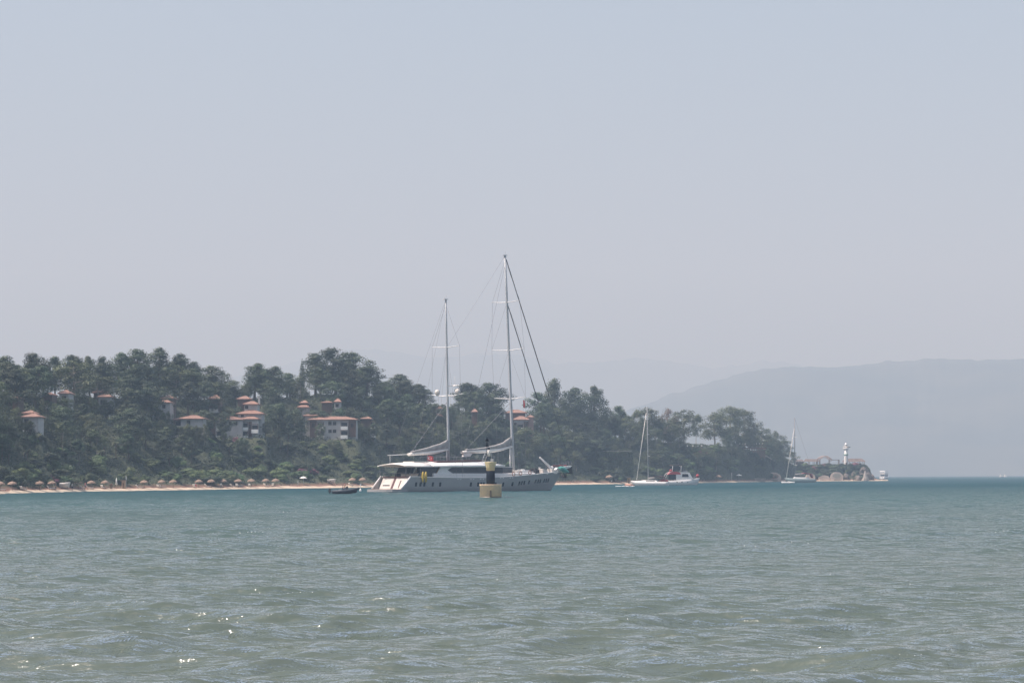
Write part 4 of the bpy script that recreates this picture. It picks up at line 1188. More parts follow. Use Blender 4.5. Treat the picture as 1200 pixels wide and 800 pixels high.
# booms and stowed sails
def lump(tab, hw, name, m, parent, y=0.0, seed=1):
    rg = random.Random(seed); rr = []
    for (px, pt, pb) in tab:
        x = xat(px, y, 9); zt = zat(x, y, pt); zb = zat(x, y, pb); cz = (zt + zb) / 2; hz = (zt - zb) / 2
        ring = []
        for k in range(12):
            a = 2 * math.pi * k / 12; w = 1 + rg.uniform(-.10, .10)
            ring.append((x, y + hw * math.cos(a) * w, cz + hz * math.sin(a)))
        rr.append(ring)
    return MB().loft(rr, 0, True, True).build(name, m, parent)
lump([(478.7, 530.5, 533.8), (484, 530.2, 533.6), (492, 529.4, 533.0), (500, 528.6, 532.7), (508, 527.7, 532.1), (515, 526.8, 530.4), (524, 525.8, 527.8)], .38, 'sail_cover', M_COVER, yacht)
lump([(482, 528.4, 530.6), (490, 526.6, 529.8), (500, 524.2, 529.0), (508, 521.6, 528.2), (516, 519.2, 527.5), (521.5, 516.4, 526.8), (524.6, 514.5, 526)], .30, 'stowed_sail', M_SAIL, yacht, seed=2)
lump([(541.2, 528.4, 531.2), (545, 528.2, 530.8), (553, 527.0, 530.8), (565, 526.4, 530.6), (577, 525.8, 530.2), (586, 524.8, 528.4), (599.3, 521.8, 524.4)], .42, 'sail_cover', M_COVER, yacht, seed=3)
lump([(546, 525.8, 528.2), (556, 525.4, 527.6), (568, 523.8, 526.6), (580, 521.2, 525.6), (589, 518.2, 524.6), (594, 514.4, 523.4), (598, 511.8, 522.2)], .34, 'stowed_sail', M_SAIL, yacht, seed=4)
xx = xat(541, 0, 8)
MB().prism([(xx - .2, zat(xx, 0, 528.6)), (xx + .7, zat(xx, 0, 529.8)), (xx + 2.8, zat(xx, 0, 531.0)), (xx + 2.2, zat(xx, 0, 534.6)), (xx + .2, zat(xx, 0, 534.8)), (xx + .5, zat(xx, 0, 532))], 'y', -.25, .25).build('boom_end', M_COVER, yacht)
xe = xat(457, 0, 8); ze = zat(xe, 0, 533.4)
MB().tube([(xe - .6, 0, ze), (xat(478.7, 0, 8), 0, zat(xat(478.7, 0, 8), 0, 532))], .07, 6).tube([(xe, 0, ze), (xe, 0, zat(xe, 0, 542.5))], .05, 6).build('boom_gallows', M_WHITE, yacht)
gb = zmat(527.5)
MB().tube([gb + Vector((-.55, 0, 0)), (ZB_.x - .45, 0, ZB_.z)], .10, 6).build('vang_strut', M_WHITE, yacht)
gb = fat(523)
MB().tube([gb + Vector((-.7, 0, 0)), (FB.x - 1.0, 0, FB.z - .2)], .14, 6).build('vang_strut', M_WHITE, yacht)
# ---- foredeck gear
def yl(px, py, y=0.0):
    x = xat(px, y, 5); return Vector((x, y, zat(x, y, py)))
a, b_ = yl(632.6, 535.8), yl(646.5, 549)
MB().tube([b_ + Vector((.2, 0, -.6)), b_, a.lerp(b_, .5), a], [.36, .34, .24, .15], 8).build('deck_crane', M_WHITE, yacht)
MB().tube([yl(644.5, 553.5), yl(647.2, 546.6)], [.38, .32], 8).build('crane_pedestal', M_WHITE, yacht)
# bowsprit with pulpit
MB().prism([(xat(648, 0, 5), yl(648, 553.6).z), (XS2 - .3, zat(XS2, 0, 547.4)), (XS2, zat(XS2, 0, 545.4)), (xat(652, 0, 5), yl(652, 547.8).z)], 'y', -.42, .42).build('bowsprit', M_WHITE, yacht)
pp = MB(); prevv = None
for i in range(6):
    t = i / 5
    p = yl(647 + 21 * t, 552.6 - 7 * t); q = p + Vector((0, 0, 1.0))
    for s in (-1, 1):
        o_ = Vector((0, s * (.45 + 1.6 * (1 - t)), 0))
        pp.tube([p + o_, q + o_], .035, 5)
        if prevv: pp.tube([prevv + o_ * (1.08), q + o_], .035, 5)
    prevv = q
pp.build('pulpit', M_STEEL, yacht)
MB().b(yl(656, 545).x, yl(664, 545).x, -.1, .1, yl(656, 545.6).z, yl(656, 544.3).z).b(yl(645, 545).x, yl(657, 545).x, -.9, -.8, yl(650, 545.9).z, yl(650, 544.9).z).build('red_rail_cloth', M_RED, yacht)
MB().prism([(yl(663, 555).x, yl(663, 555).z), (yl(669.5, 555).x, yl(669.5, 554.8).z), (yl(669.5, 547).x, yl(669.5, 546.6).z), (yl(662.5, 547).x, yl(663, 546.6).z)], 'y', -.32, .32).build('bow_net_bundle', M_BLACK, yacht)
an = yl(661.3, 557)
MB().tube([an + Vector((-.3, 0, 1.6)), an + Vector((0, 0, -.3))], .12, 6).tube([an + Vector((-.2, -.8, .35)), an + Vector((.1, -.35, -.3)), an + Vector((.1, .35, -.3)), an + Vector((-.2, .8, .35))], [.1, .22, .22, .1], 6).build('anchor', M_BLACK, yacht)
lump([(655.5, 546.8, 549.0), (657.2, 546.0, 551.4), (660, 546.8, 553.2), (662.6, 549.0, 554.2), (664.6, 551.8, 553.8)], .7, 'turquoise_bag', M_TEALC, yacht, -1.3, 7)
# windlass, hatches, jet ski shapes, cushions on the foredeck
rg = random.Random(4)
M_ORG = mat('orange_gear', (.42, .22, .16), .6, var=.3, vscale=3)
DK = lambda x: zdeck(x) - .28
def item(name, m, fn): fn().build(name, m, yacht)
for (px, w, h, m, nm) in ((604.5, 1.6, 1.3, M_CREAM, 'liferaft_case'), (608, 2.2, 1.5, M_CREAM, 'deck_cushion'), (613.5, 2.4, 1.6, M_WHITE, 'deck_locker'), (616, 1.2, 1.1, M_ORG, 'deck_locker'), (627, 1.3, 1.6, M_BLACK, 'dive_gear_rack'), (636, 1.6, 1.3, M_CREAM, 'deck_cushion'), (619, 2.0, 1.2, M_CREAM, 'deck_cushion'), (640.5, 1.4, 1.0, M_WHITE, 'windlass'), (650.5, 1.6, 1.1, M_CREAM, 'bow_locker')):
    x = xat(px, -1.6, 4); z = DK(x)
    item(nm, m, lambda: MB().box((x, -1.5 if px < 640 else -.5, z + h * .4), (w, 2.0, h * .8), taper=.82).box((x - w * .25, -1.5 if px < 640 else -.5, z + h * .8 + .1), (w * .4, 1.6, .22), taper=.8))
for (px, y) in ((623.5, -1.5), (631, 0.8)):
    x = xat(px, y, 4); z = DK(x) + .3
    ski = MB().loft([[(x - 1.5, y - .45, z), (x - 1.5, y + .45, z), (x - 1.5, y + .4, z + .45), (x - 1.5, y - .4, z + .45)],
                     [(x, y - .55, z - .05), (x, y + .55, z - .05), (x, y + .45, z + .6), (x, y - .45, z + .6)],
                     [(x + 1.0, y - .45, z), (x + 1.0, y + .45, z), (x + 1.0, y + .3, z + .75), (x + 1.0, y - .3, z + .75)],
                     [(x + 1.8, y - .1, z + .25), (x + 1.8, y + .1, z + .25), (x + 1.8, y + .08, z + .45), (x + 1.8, y - .08, z + .45)]])
    ski.box((x - .5, y, z + .75), (1.3, .4, .28), taper=.85)
    t = empty('jet_ski', (0, 0, 0), 0, 'dark jet ski stowed on the foredeck %s' % ('just right of the taller mast' if px < 627 else 'beside the white deck crane foot'), 'jet ski', 'jet skis on the foredeck')
    t.matrix_world = YM
    ski.build('body', M_BLACK, t)
    MB().tube([(x + .5, y, z + .7), (x + .3, y, z + 1.15)], .08, 6).tube([(x + .3, y - .4, z + 1.15), (x + .3, y + .4, z + 1.15)], .05, 6).build('handlebar', M_WHITE, t)
for s in (-1, 1):     # life rail of stanchions along both sides
    gl = MB(); prev = None; k = 0
    x = xat(598, -4, 4)
    while x < XB - 2:
        p = Vector((x, s * (hb(x) - .08), zdeck(x) + .05)); q = p + Vector((0, 0, .75))
        gl.tube([p, q], .025, 4)
        if prev: gl.tube([prev, q], .02, 4)
        prev = q; x += 1.9
    gl.build('guard_rail', M_STEEL, yacht)
for px in (600.8, 609.7, 622.5):   # orange life rings lashed to the rail
    x = xat(px, -4.5, 4.5)
    rv = []; 
    for k in range(17):
        a = 2 * math.pi * k / 16; rv.append((x + .38 * math.cos(a), -hb(x) + .0, zdeck(x) + .5 + .38 * math.sin(a)))
    MB().tube(rv, .09, 6, cap=False).build('life_ring', M_ORG, yacht)
# red ensign with white crescent and star at the stern of the roof
fp = yl(500.3, 541.6, -2.0)
flag = empty('ensign_flag', YM @ fp, R(0), 'red flag with white crescent and star flying above the yacht hard top', 'flag')
MB().tube([(0, 0, -.3), (.15, 0, 1.6)], .03, 6).build('flag_pole', M_STEEL, flag)
fv = []; NX, NZ = 12, 6
for i in range(NX + 1):
    for j in range(NZ + 1):
        u = i / NX; v = j / NZ
        fv.append((.1 + u * 1.25, .16 * math.sin(u * 6) * u, 1.45 - v * 1.0 - u * .22))
ff = [(i * (NZ + 1) + j, i * (NZ + 1) + j + 1, (i + 1) * (NZ + 1) + j + 1, (i + 1) * (NZ + 1) + j) for i in range(NX) for j in range(NZ)]
MB().add(fv, ff, 0, True).build('flag_cloth', M_RED, flag)
cr = MB()
for k in range(14):
    a0 = R(40 + k * 20); a1 = R(40 + (k + 1) * 20)
    def pt(r, a, ox): 
        X = .52 + ox + r * math.cos(a); u = (X - .1) / 1.25
        return (X, .16 * math.sin(u * 6) * u - .03, .95 - u * .22 + r * math.sin(a))
    if k < 14: cr.add([pt(.25, a0, 0), pt(.25, a1, 0), pt(.20, a1, .07), pt(.20, a0, .07)], [(0, 1, 2, 3)])
sv = []
for k in range(10):
    a = R(18 + 36 * k); r = .12 if k % 2 == 0 else .05; X = .90 + r * math.cos(a); u = (X - .1) / 1.25
    sv.append((X, .16 * math.sin(u * 6) * u - .03, .95 - u * .22 + r * math.sin(a)))
cr.add(sv, [tuple(range(10))])
cr.build('crescent_and_star', M_WHITE, flag)
# small courtesy flag under the taller mast spreader
cf = YM @ (fat(467.2) + Vector((-.2, -4.2, .1)))
cfl = empty('courtesy_flag', cf, 0, 'small red flag hanging under the lowest spreader of the taller mast', 'flag')
MB().tube([(0, 0, 0), (0, 0, -4)], .015, 4).build('halyard', M_STEEL, cfl)
MB().add([(0, 0, -.4), (.32, .05, -.55), (.42, -.05, -1.4), (.30, .04, -2.2), (0, 0, -2.0), (0, .0, -1.2)], [(0, 1, 2, 5), (5, 2, 3, 4)]).build('flag_cloth', M_RED, cfl)
# two yellow inflatable floats hanging over the starboard side
for i, (px, lab) in enumerate(((494.6, 'left one of two long yellow floats hung over the grey hull side'), (498.0, 'right one of two long yellow floats hung over the grey hull side'))):
    x = xat(px, -5.0, 3); p = YM @ Vector((x, -side_y(x, 3) - .30, zat(x, -5, 558.6)))
    t = empty('yellow_float', p, YAW, lab, 'float', 'yellow floats on the yacht side')
    MB().lathe([(.04, -1.15), (.22, -.95), (.27, -.2), (.27, .4), (.20, .85), (.05, 1.1)], n=12).build('tube', M_YEL, t)
    MB().tube([(0, 0, 1.05), (0, .25, 1.25)], .03, 5).build('rope', M_BLACK, t)

# ---------------------------------------------------------------- people (one continuous skinned body each)
M_SKIN = mat('skin', (.45, .27, .19), .6, var=.1, vscale=3)
M_HAIR = mat('dark_hair', (.03, .02, .015), .7, var=.2, vscale=9)
def person_mesh(pose, shirt, shorts):
    """joints in metres, x right, y forward, z up; pelvis first"""
    J = {'pelvis': (0, 0, .95), 'chest': (0, 0, 1.30), 'neck': (0, 0, 1.48), 'head': (0, .02, 1.62), 'crown': (0, .01, 1.74),
         'sl': (-.18, 0, 1.42), 'el': (-.24, .02, 1.14), 'hl': (-.25, .10, .90), 'sr': (.18, 0, 1.42), 'er': (.24, .02, 1.14), 'hr': (.25, .10, .90),
         'pl': (-.09, 0, .90), 'kl': (-.11, .03, .50), 'al': (-.11, 0, .08), 'tl': (-.12, .18, .03), 'pr': (.09, 0, .90), 'kr': (.11, .03, .50), 'ar': (.11, 0, .08), 'tr': (.12, .18, .03)}
    if pose == 'sit':
        for k in J: x, y, z = J[k]; J[k] = (x, y, z - .45)
        for s, k in ((-1, 'l'), (1, 'r')):
            J['k' + k] = (s * .14, .42, .52); J['a' + k] = (s * .14, .46, .08); J['t' + k] = (s * .14, .62, .04)
            J['e' + k] = (s * .26, .14, .72); J['h' + k] = (s * .18, .38, .66)
    names = list(J); idx = {n: i for i, n in enumerate(names)}
    E = [('pelvis', 'chest'), ('chest', 'neck'), ('neck', 'head'), ('head', 'crown'), ('chest', 'sl'), ('sl', 'el'), ('el', 'hl'), ('chest', 'sr'), ('sr', 'er'), ('er', 'hr'), ('pelvis', 'pl'), ('pl', 'kl'), ('kl', 'al'), ('al', 'tl'), ('pelvis', 'pr'), ('pr', 'kr'), ('kr', 'ar'), ('ar', 'tr')]
    RAD = {'pelvis': .14, 'chest': .16, 'neck': .06, 'head': .10, 'crown': .08, 's': .065, 'e': .045, 'h': .035, 'p': .09, 'k': .06, 'a': .042, 't': .04}
    me = bpy.data.meshes.new('body'); me.from_pydata([J[n] for n in names], [(idx[a], idx[b]) for a, b in E], [])
    o = bpy.data.objects.new('body', me); COL.objects.link(o)
    sk = o.modifiers.new('skin', 'SKIN'); o.modifiers.new('sub', 'SUBSURF').levels = 1
    for i, n in enumerate(names):
        r = RAD.get(n) or RAD[n[0]]
        me.skin_vertices[0].data[i].radius = (r, r * (.75 if n in ('chest', 'pelvis') else 1))
        me.skin_vertices[0].data[i].use_root = (n == 'pelvis')
    dg = bpy.context.evaluated_depsgraph_get()
    m2 = bpy.data.meshes.new_from_object(o.evaluated_get(dg)); bpy.data.objects.remove(o)
    for m in (M_SKIN, shirt, shorts): m2.materials.append(m)
    pz = J['pelvis'][2]
    for p in m2.polygons:
        c = p.center
        if pz - .02 < c.z < J['neck'][2] - .03 and abs(c.x) < .23: p.material_index = 1
        elif pose == 'stand' and J['kl'][2] < c.z <= pz - .02 and abs(c.x) < .22: p.material_index = 2
        elif pose == 'sit' and c.z <= pz - .02 and c.y < .36 and c.z > .4: p.material_index = 2
        p.use_smooth = True
    return m2, J['head']
PM = {}
def person(loc, rz, pose, shirt, shorts, label, group=None):
    k = (pose, shirt.name, shorts.name)
    if k not in PM: PM[k] = person_mesh(pose, shirt, shorts)
    me, hd = PM[k]
    t = empty('person', loc, rz, label, 'person', group)
    b = bpy.data.objects.new('body', me); COL.objects.link(b); b.parent = t
    MB().ball((hd[0], hd[1] - .025, hd[2] + .045), (.108, .112, .10), 10).build('hair', M_HAIR, t)
    return t
M_NAVY = mat('navy_cloth', (.03, .04, .09), .8, var=.2); M_WCL = mat('white_cloth', (.75, .75, .73), .8, var=.1)

# ---------------------------------------------------------------- beacon on its round concrete base
BC = G(574.9, 583.4); BC.y += 1.5; BC.z = 0
k = BC.y / FPX
beacon = empty('harbour_beacon', BC, 0, 'yellow and black navigation beacon on a round concrete base in front of the yacht', 'beacon')
M_CONC = mat('yellow_stained_concrete', (.92, .68, .42), .85, vscale=1.1, color2=(.70, .52, .37), bump=.5)
M_YTOW = mat('weathered_yellow_paint', (.62, .52, .30), .6, var=.25, vscale=2)
M_BLK = mat('black_paint', (.012, .018, .028), .9, var=.3, vscale=2, spec=.08)
M_WET = mat('wet_concrete', (.16, .13, .09), .5, var=.4, vscale=3)
H0 = P(575, 567.3, BC.y).z; H1 = P(575, 551.3, BC.y).z; H2 = P(575, 541.2, BC.y).z
MB().lathe([(1.57, -1.2), (1.57, .22)], n=32).build('wet_footing', M_WET, beacon)
MB().lathe([(1.56, .22), (1.56, H0 - .12), (1.60, H0 - .10), (1.60, H0), (.2, H0 + .002)], n=32).build('base', M_CONC, beacon)
MB().b(-.12, .14, -1.68, -1.52, .15, 1.1).build('base_recess', M_WET, beacon)
MB().lathe([(.60, H0 + .004), (.62, H0 + 1.0), (.60, H1)], n=24).build('black_tower', M_BLK, beacon)
MB().lathe([(.60, H1 + .003), (.64, H1 + .5), (.86, H2 - .03), (.86, H2 + .04), (.1, H2 + .05)], n=24).build('yellow_top', M_YTOW, beacon)
bl = lambda px, py, y=0.0: Vector(((P(px, py, BC.y + y).x - BC.x), y, P(px, py, BC.y + y).z))
fr = MB()
fr.tube([bl(564.6, 540.8, -.3), bl(568.4, 531.2, -.3)], .045, 6).tube([bl(568.2, 540.8, .2), bl(571.6, 531.2, .2)], .045, 6)
for t in (.2, .5, .8):
    fr.tube([bl(564.6, 540.8, -.3).lerp(bl(568.4, 531.2, -.3), t), bl(568.2, 540.8, .2).lerp(bl(571.6, 531.2, .2), t)], .03, 5)
fr.tube([bl(578.9, 541), bl(578.9, 534)], .03, 5).tube([bl(576.4, 541), bl(576.0, 531)], .04, 6)
fr.tube([bl(564.6, 540.4, -.3), bl(568, 540.6, -.6), bl(578.9, 540.6, -.6)], .03, 5)
fr.build('service_frame', M_ALU, beacon)
MB().b(.0, .42, -.2, .2, H2 + .05, H2 + .45).build('battery_box', M_ALU, beacon)
c = bl(572.9, 530.2)
MB().lathe([(.22, -.5), (.22, .35), (.14, .45)], c, 14).build('lantern_body', M_COVER, beacon)
MB().lathe([(.13, .45), (.16, .6), (.10, .75), (.02, .8)], c, 12).build('lantern_glass', M_GLASS, beacon)
pm = MB().tube([bl(570.7, 541), bl(570.7, 512.5)], .045, 6)
pm.build('topmark_pole', M_BLK, beacon)
for py in (520.4, 513.8):
    q = bl(570.7, py)
    MB().lathe([(.26, -.36), (.03, .36)], q, 14).build('topmark_cone', M_BLK, beacon)

# ---------------------------------------------------------------- dark rigid inflatable with crew
RB = G(403, 578.3); rs = RB.y / FPX
rib = empty('inflatable_boat', RB, R(4), 'dark rigid inflatable boat with two crew left of the yacht stern', 'inflatable boat')
M_RUB = mat('dark_rubber', (.035, .045, .06), .6, var=.3, vscale=2)
L = 36 * rs
def ribx(t): return -L / 2 + L * t
path = [(ribx(.10), -.95, .42), (ribx(.45), -1.0, .46), (ribx(.72), -.85, .62), (ribx(.90), -.45, .86), (ribx(.97), 0, .98), (ribx(.90), .45, .86), (ribx(.72), .85, .62), (ribx(.45), 1.0, .46), (ribx(.10), .95, .42)]
MB().tube(path, [.26, .28, .28, .25, .23, .25, .28, .28, .26], 10).build('tube_collar', M_RUB, rib)
MB().loft([[(ribx(.12), -.8, .3), (ribx(.12), 0, -.2), (ribx(.12), .8, .3), (ribx(.12), 0, .35)], [(ribx(.5), -.85, .32), (ribx(.5), 0, -.25), (ribx(.5), .85, .32), (ribx(.5), 0, .36)], [(ribx(.94), -.2, .7), (ribx(.92), 0, .25), (ribx(.94), .2, .7), (ribx(.94), 0, .75)]]).build('hull', M_RUB, rib)
MB().b(ribx(.13), ribx(.30), -.6, .6, .36, .66).b(ribx(.33), ribx(.42), -.5, .5, .36, .8).build('seat_bench', M_CREAM, rib)
MB().box((ribx(.60), 0, .85), (.5, .6, 1.0), taper=.8).box((ribx(.60) + .1, 0, 1.45), (.06, .55, .35), rot=Matrix.Rotation(R(-15), 3, 'Y')).build('console', M_BLACK, rib)
MB().box((ribx(.04), 0, .65), (.5, .42, .75), taper=.75).box((ribx(.04), 0, .05), (.2, .15, .9)).build('outboard_motor', M_BLACK, rib)
person(rib.matrix_world @ Vector((0, 0, 0)) + RB + Vector((ribx(.47), -.2, .32)), R(-90), 'sit', M_NAVY, M_NAVY, 'seated person in navy at the rear of the dark inflatable', 'crew of the dark inflatable')
person(RB + Vector((ribx(.53), .22, .36)), R(-90), 'stand', mat('rust_shirt', (.30, .09, .07), .8, var=.2), M_NAVY, 'person in rust shirt standing at the dark inflatable console', 'crew of the dark inflatable')
bo = G(422.4, 575.6)
bu = empty('mooring_buoy', bo, 0, 'slim white marker buoy just off the dark inflatable bow', 'buoy')
MB().lathe([(.05, -.3), (.22, -.1), (.24, .35), (.1, .6)], n=10).build('float', M_WHITE, bu)
MB().tube([(0, 0, .5), (0, 0, 1.5)], .05, 6).box((0, 0, 1.55), (.3, .1, .3)).build('marker_staff', M_WHITE, bu)

# ---------------------------------------------------------------- moored cruisers
def hull_mesh(Lh, B, zs, zb, stern=.85, rake=.10):
    """open-topped yacht hull, bow towards +x, origin amidships at the waterline"""
    rings = []
    for i in range(13):
        s = i / 12; x = -Lh / 2 + Lh * s
        h = B / 2 * (stern + (1 - stern) * min(1, s * 2.5)) * (1 - max(0, (s - .5) / .5) ** 2.3 * .985)
        zd = zs + (zb - zs) * s ** 1.6; xw = x - rake * Lh * s ** 2.5
        rings.append([(x, -h, zd), (x - (x - xw) * .5, -h * .95, zd * .45), (xw, -h * .84, 0), (xw, -h * .5, -.4), (xw, 0, -.6), (xw, h * .5, -.4), (xw, h * .84, 0), (x - (x - xw) * .5, h * .95, zd * .45), (x, h, zd), (x, h * .5, zd + .06), (x, 0, zd + .09), (x, -h * .5, zd + .06)])
    return MB().loft(rings, 0, True, True)
# white sloop left of the motor yacht, bow to the left
SP = G(761, 568.6); ss = SP.y / FPX
sl = empty('sailboat', SP, R(180 - 14), 'white sloop with one mast beside the red topped motor yacht', 'sailboat')
Ls = 45 * ss
hull_mesh(Ls, 3.6, 1.15, 1.5, .8).build('hull', M_WHITE, sl)
MB().loft([[(-Ls * .22, -1.1, 1.2), (-Ls * .22, 1.1, 1.2), (-Ls * .2, .9, 1.75), (-Ls * .2, -.9, 1.75)], [(Ls * .12, -1.0, 1.3), (Ls * .12, 1.0, 1.3), (Ls * .10, .8, 1.8), (Ls * .10, -.8, 1.8)], [(Ls * .3, -.4, 1.4), (Ls * .3, .4, 1.4), (Ls * .28, .3, 1.5), (Ls * .28, -.3, 1.5)]], sm=False).build('cabin', M_WHITE, sl)
for s in (-1, 1): MB().b(-Ls * .16, Ls * .08, s * 1.03 - .02, s * 1.03 + .02, 1.42, 1.66).build('cabin_window', M_DKGL, sl)
def sloc(px, py, O, rz, D=None):
    """photo pixel -> local x/z on the centre plane of a boat whose own x axis is turned by rz"""
    c = math.cos(rz)
    a, b = -60.0, 60.0
    for _ in range(50):
        m_ = (a + b) / 2
        q = proj((O.x + m_ * c, O.y + m_ * math.sin(rz), 3))[0]
        if (q < px) == (c > 0): a = m_
        else: b = m_
    x = (a + b) / 2; Dd = O.y + x * math.sin(rz)
    return x, P(px, py, Dd).z
rz = R(166)
mx_, mz = sloc(759.6, 565, SP, rz); tx, tz = sloc(758.8, 476.5, SP, rz)
mo = MB().tube([(mx_, 0, 1.2), (tx, 0, tz)], [.16, .10], 8).build('mast', M_ALU, sl)
for py in (509, 534.5):
    k_ = (py - 476.5) / (565 - 476.5); xm = tx + (mx_ - tx) * k_; zm = tz + (mz - tz) * k_
    MB().tube([(xm - .4, -1.9, zm + .1), (xm, 0, zm), (xm - .4, 1.9, zm + .1)], [.05, .08, .05], 6).build('spreader', M_WHITE, mo)
bx, bz = sloc(746, 563.5, SP, rz)
MB().tube([(tx + .3, 0, tz - 2), (bx, 0, 1.9)], [.09, .13], 8).build('furled_jib', M_COVER, mo)
wire((tx, 0, tz), (-Ls * .48, 0, 1.4), .025, M_STEEL, 'backstay', mo)
for s in (-1, 1): wire((tx, 0, tz - 1), (mx_ - .3, s * 1.7, 1.3), .025, M_STEEL, 'shroud', mo)
MB().tube([(mx_, 0, 2.4), (mx_ - 4.6, 0, 2.6)], .22, 8).build('boom', M_SAIL, sl)
MB().prism([(-Ls * .42, 1.7), (-Ls * .40, 2.9), (-Ls * .26, 3.1), (-Ls * .12, 3.0), (-Ls * .12, 2.9), (-Ls * .26, 2.98), (-Ls * .38, 2.75)], 'y', -1.3, 1.3).build('bimini', M_MAROON, sl)
lump2 = MB().ball((-Ls * .36, -1.2, 1.35), (1.6, .7, .8), 12); lump2.build('red_cockpit_cover', M_RED, sl)
rr_ = MB()
for i in range(8):
    x = -Ls * .45 + Ls * .9 * i / 7; h = 1.6 * (1 - max(0, i / 7 - .5) ** 2 * 3.2)
    for s in (-1, 1): rr_.tube([(x, s * max(.1, h), 1.25), (x, s * max(.1, h), 1.95)], .025, 4)
rr_.build('guard_rail', M_STEEL, sl)

# motor yacht, bow to the right
MP = G(798.5, 568.0); ms = MP.y / FPX
my = empty('motor_yacht', MP, R(8), 'white motor yacht with red canopy and black arch right of the white sloop', 'motor yacht')
Lm = 44 * ms
hull_mesh(Lm, 4.2, 1.35, 2.3, .92, .08).build('hull', M_WHITE, my)
def X(px): return (px - 798.5) * ms
MB().prism([(X(791), 1.6), (X(814), 1.95), (X(810.5), 2.4), (X(807), 4.3), (X(797), 4.4), (X(796), 4.1), (X(791), 4.1)], 'y', -1.7, 1.7).build('deck_house', M_WHITE, my)
for s in (-1, 1):
    MB().prism([(X(798), 2.7), (X(806.2), 2.75), (X(805), 3.75), (X(798.5), 3.75)], 'y', s * 1.70, s * 1.73).build('side_window', M_DKGL, my)
    MB().prism([(X(784), 1.9), (X(796), 1.9), (X(795), 3.6), (X(785), 3.6)], 'y', s * 1.66, s * 1.69).build('cockpit_screen', M_DKGL, my)
    for px in (792, 797.8, 804.5):
        MB().lathe([(.22, -.02), (.22, .03)], n=12).build('porthole', M_DKGL, my).matrix_local = Matrix.Translation((X(px), s * (2.03 if px < 800 else 1.86), 1.0)) @ Matrix.Rotation(R(90), 4, 'X')
MB().prism([(X(782), 3.62), (X(797), 3.62), (X(796), 4.15), (X(792), 4.55), (X(785), 4.5)], 'y', -1.75, 1.75).build('red_canopy', M_RED, my)
MB().prism([(X(785.5), 6.6), (X(799), 6.6), (X(798.5), 6.8), (X(786), 6.8)], 'y', -1.4, 1.4).build('sun_roof', M_MAROON, my)
ar = MB()
for s in (-1, 1):
    ar.tube([(X(787), s * 1.3, 4.5), (X(787.5), s * 1.3, 6.6)], .1, 6).tube([(X(797), s * 1.3, 4.4), (X(797.5), s * 1.3, 6.6)], .1, 6).tube([(X(778), s * 1.7, 2.2), (X(781), s * 1.7, 3.9), (X(786), s * 1.6, 4.6)], .08, 6)
ar.build('arch_frame', M_WHITE, my)
MB().b(X(787), X(797.5), -1.25, 1.25, 5.0, 6.3).build('fly_bridge_enclosure', M_DKGL, my)
MB().ball((X(785.5), -.6, 4.9), (.55, .5, .4), 10).build('red_cover', M_RED, my)
MB().b(X(776), X(780), -1.8, 1.8, .25, .45).build('swim_platform', M_WHITE, my)
MB().tube([(X(811), 0, 2.4), (X(817.5), 0, 3.1)], .05, 6).b(X(800), X(806), -.3, .3, 4.4, 4.9).build('bow_rail', M_STEEL, my)
fb = empty('ball_fender', MP + Vector((X(817.4), -.6, 3.1)), 0, 'round red fender hung at the bow of the motor yacht', 'fender')
MB().lathe([(.02, -.62), (.4, -.45), (.62, 0), (.45, .42), (.1, .6)], n=14).build('ball', M_RED, fb)
MB().tube([(0, 0, .55), (-.2, .2, .85)], .04, 5).build('rope', M_BLACK, fb)

# jet ski with rider and foam wake
JP = G(738.2, 569.6); 
js = empty('jet_ski', JP, R(160), 'small orange jet ski running left past the white sloop bow', 'jet ski')
MB().loft([[(-1.4, -.5, -.1), (-1.4, .5, -.1), (-1.4, .4, .5), (-1.4, -.4, .5)], [(0, -.6, -.1), (0, .6, -.1), (0, .4, .7), (0, -.4, .7)], [(1.0, -.45, 0), (1.0, .45, 0), (1.0, .3, .9), (1.0, -.3, .9)], [(1.7, -.1, .35), (1.7, .1, .35), (1.7, .08, .55), (1.7, -.08, .55)]]).build('body', M_ORG, js)
MB().tube([(.5, 0, .8), (.3, 0, 1.2)], .08, 6).tube([(.3, -.4, 1.2), (.3, .4, 1.2)], .05, 6).build('handlebar', M_BLACK, js)
person(JP + Vector((.2, 0, .22)), R(70), 'sit', M_WCL, M_NAVY, 'rider in a white top sitting on the orange jet ski')
M_FOAM = mat('white_foam', (.85, .87, .87), .8, vscale=4, color2=(.55, .62, .63), bump=.6)
wk = MB(); rg = random.Random(3)
for i in range(26):
    px = rg.uniform(722, 742) if i < 30 else rg.uniform(735, 742)
    q = G(px, 569.7 + rg.uniform(-.12, .12)); wk.ball((q.x, q.y, .05), (rg.uniform(.2, .6), rg.uniform(.3, .8), rg.uniform(.05, .13)), 6)
tag(wk.build('wake_foam', M_FOAM), 'white foam wake trailing behind the jet ski', 'foam', kind='stuff')

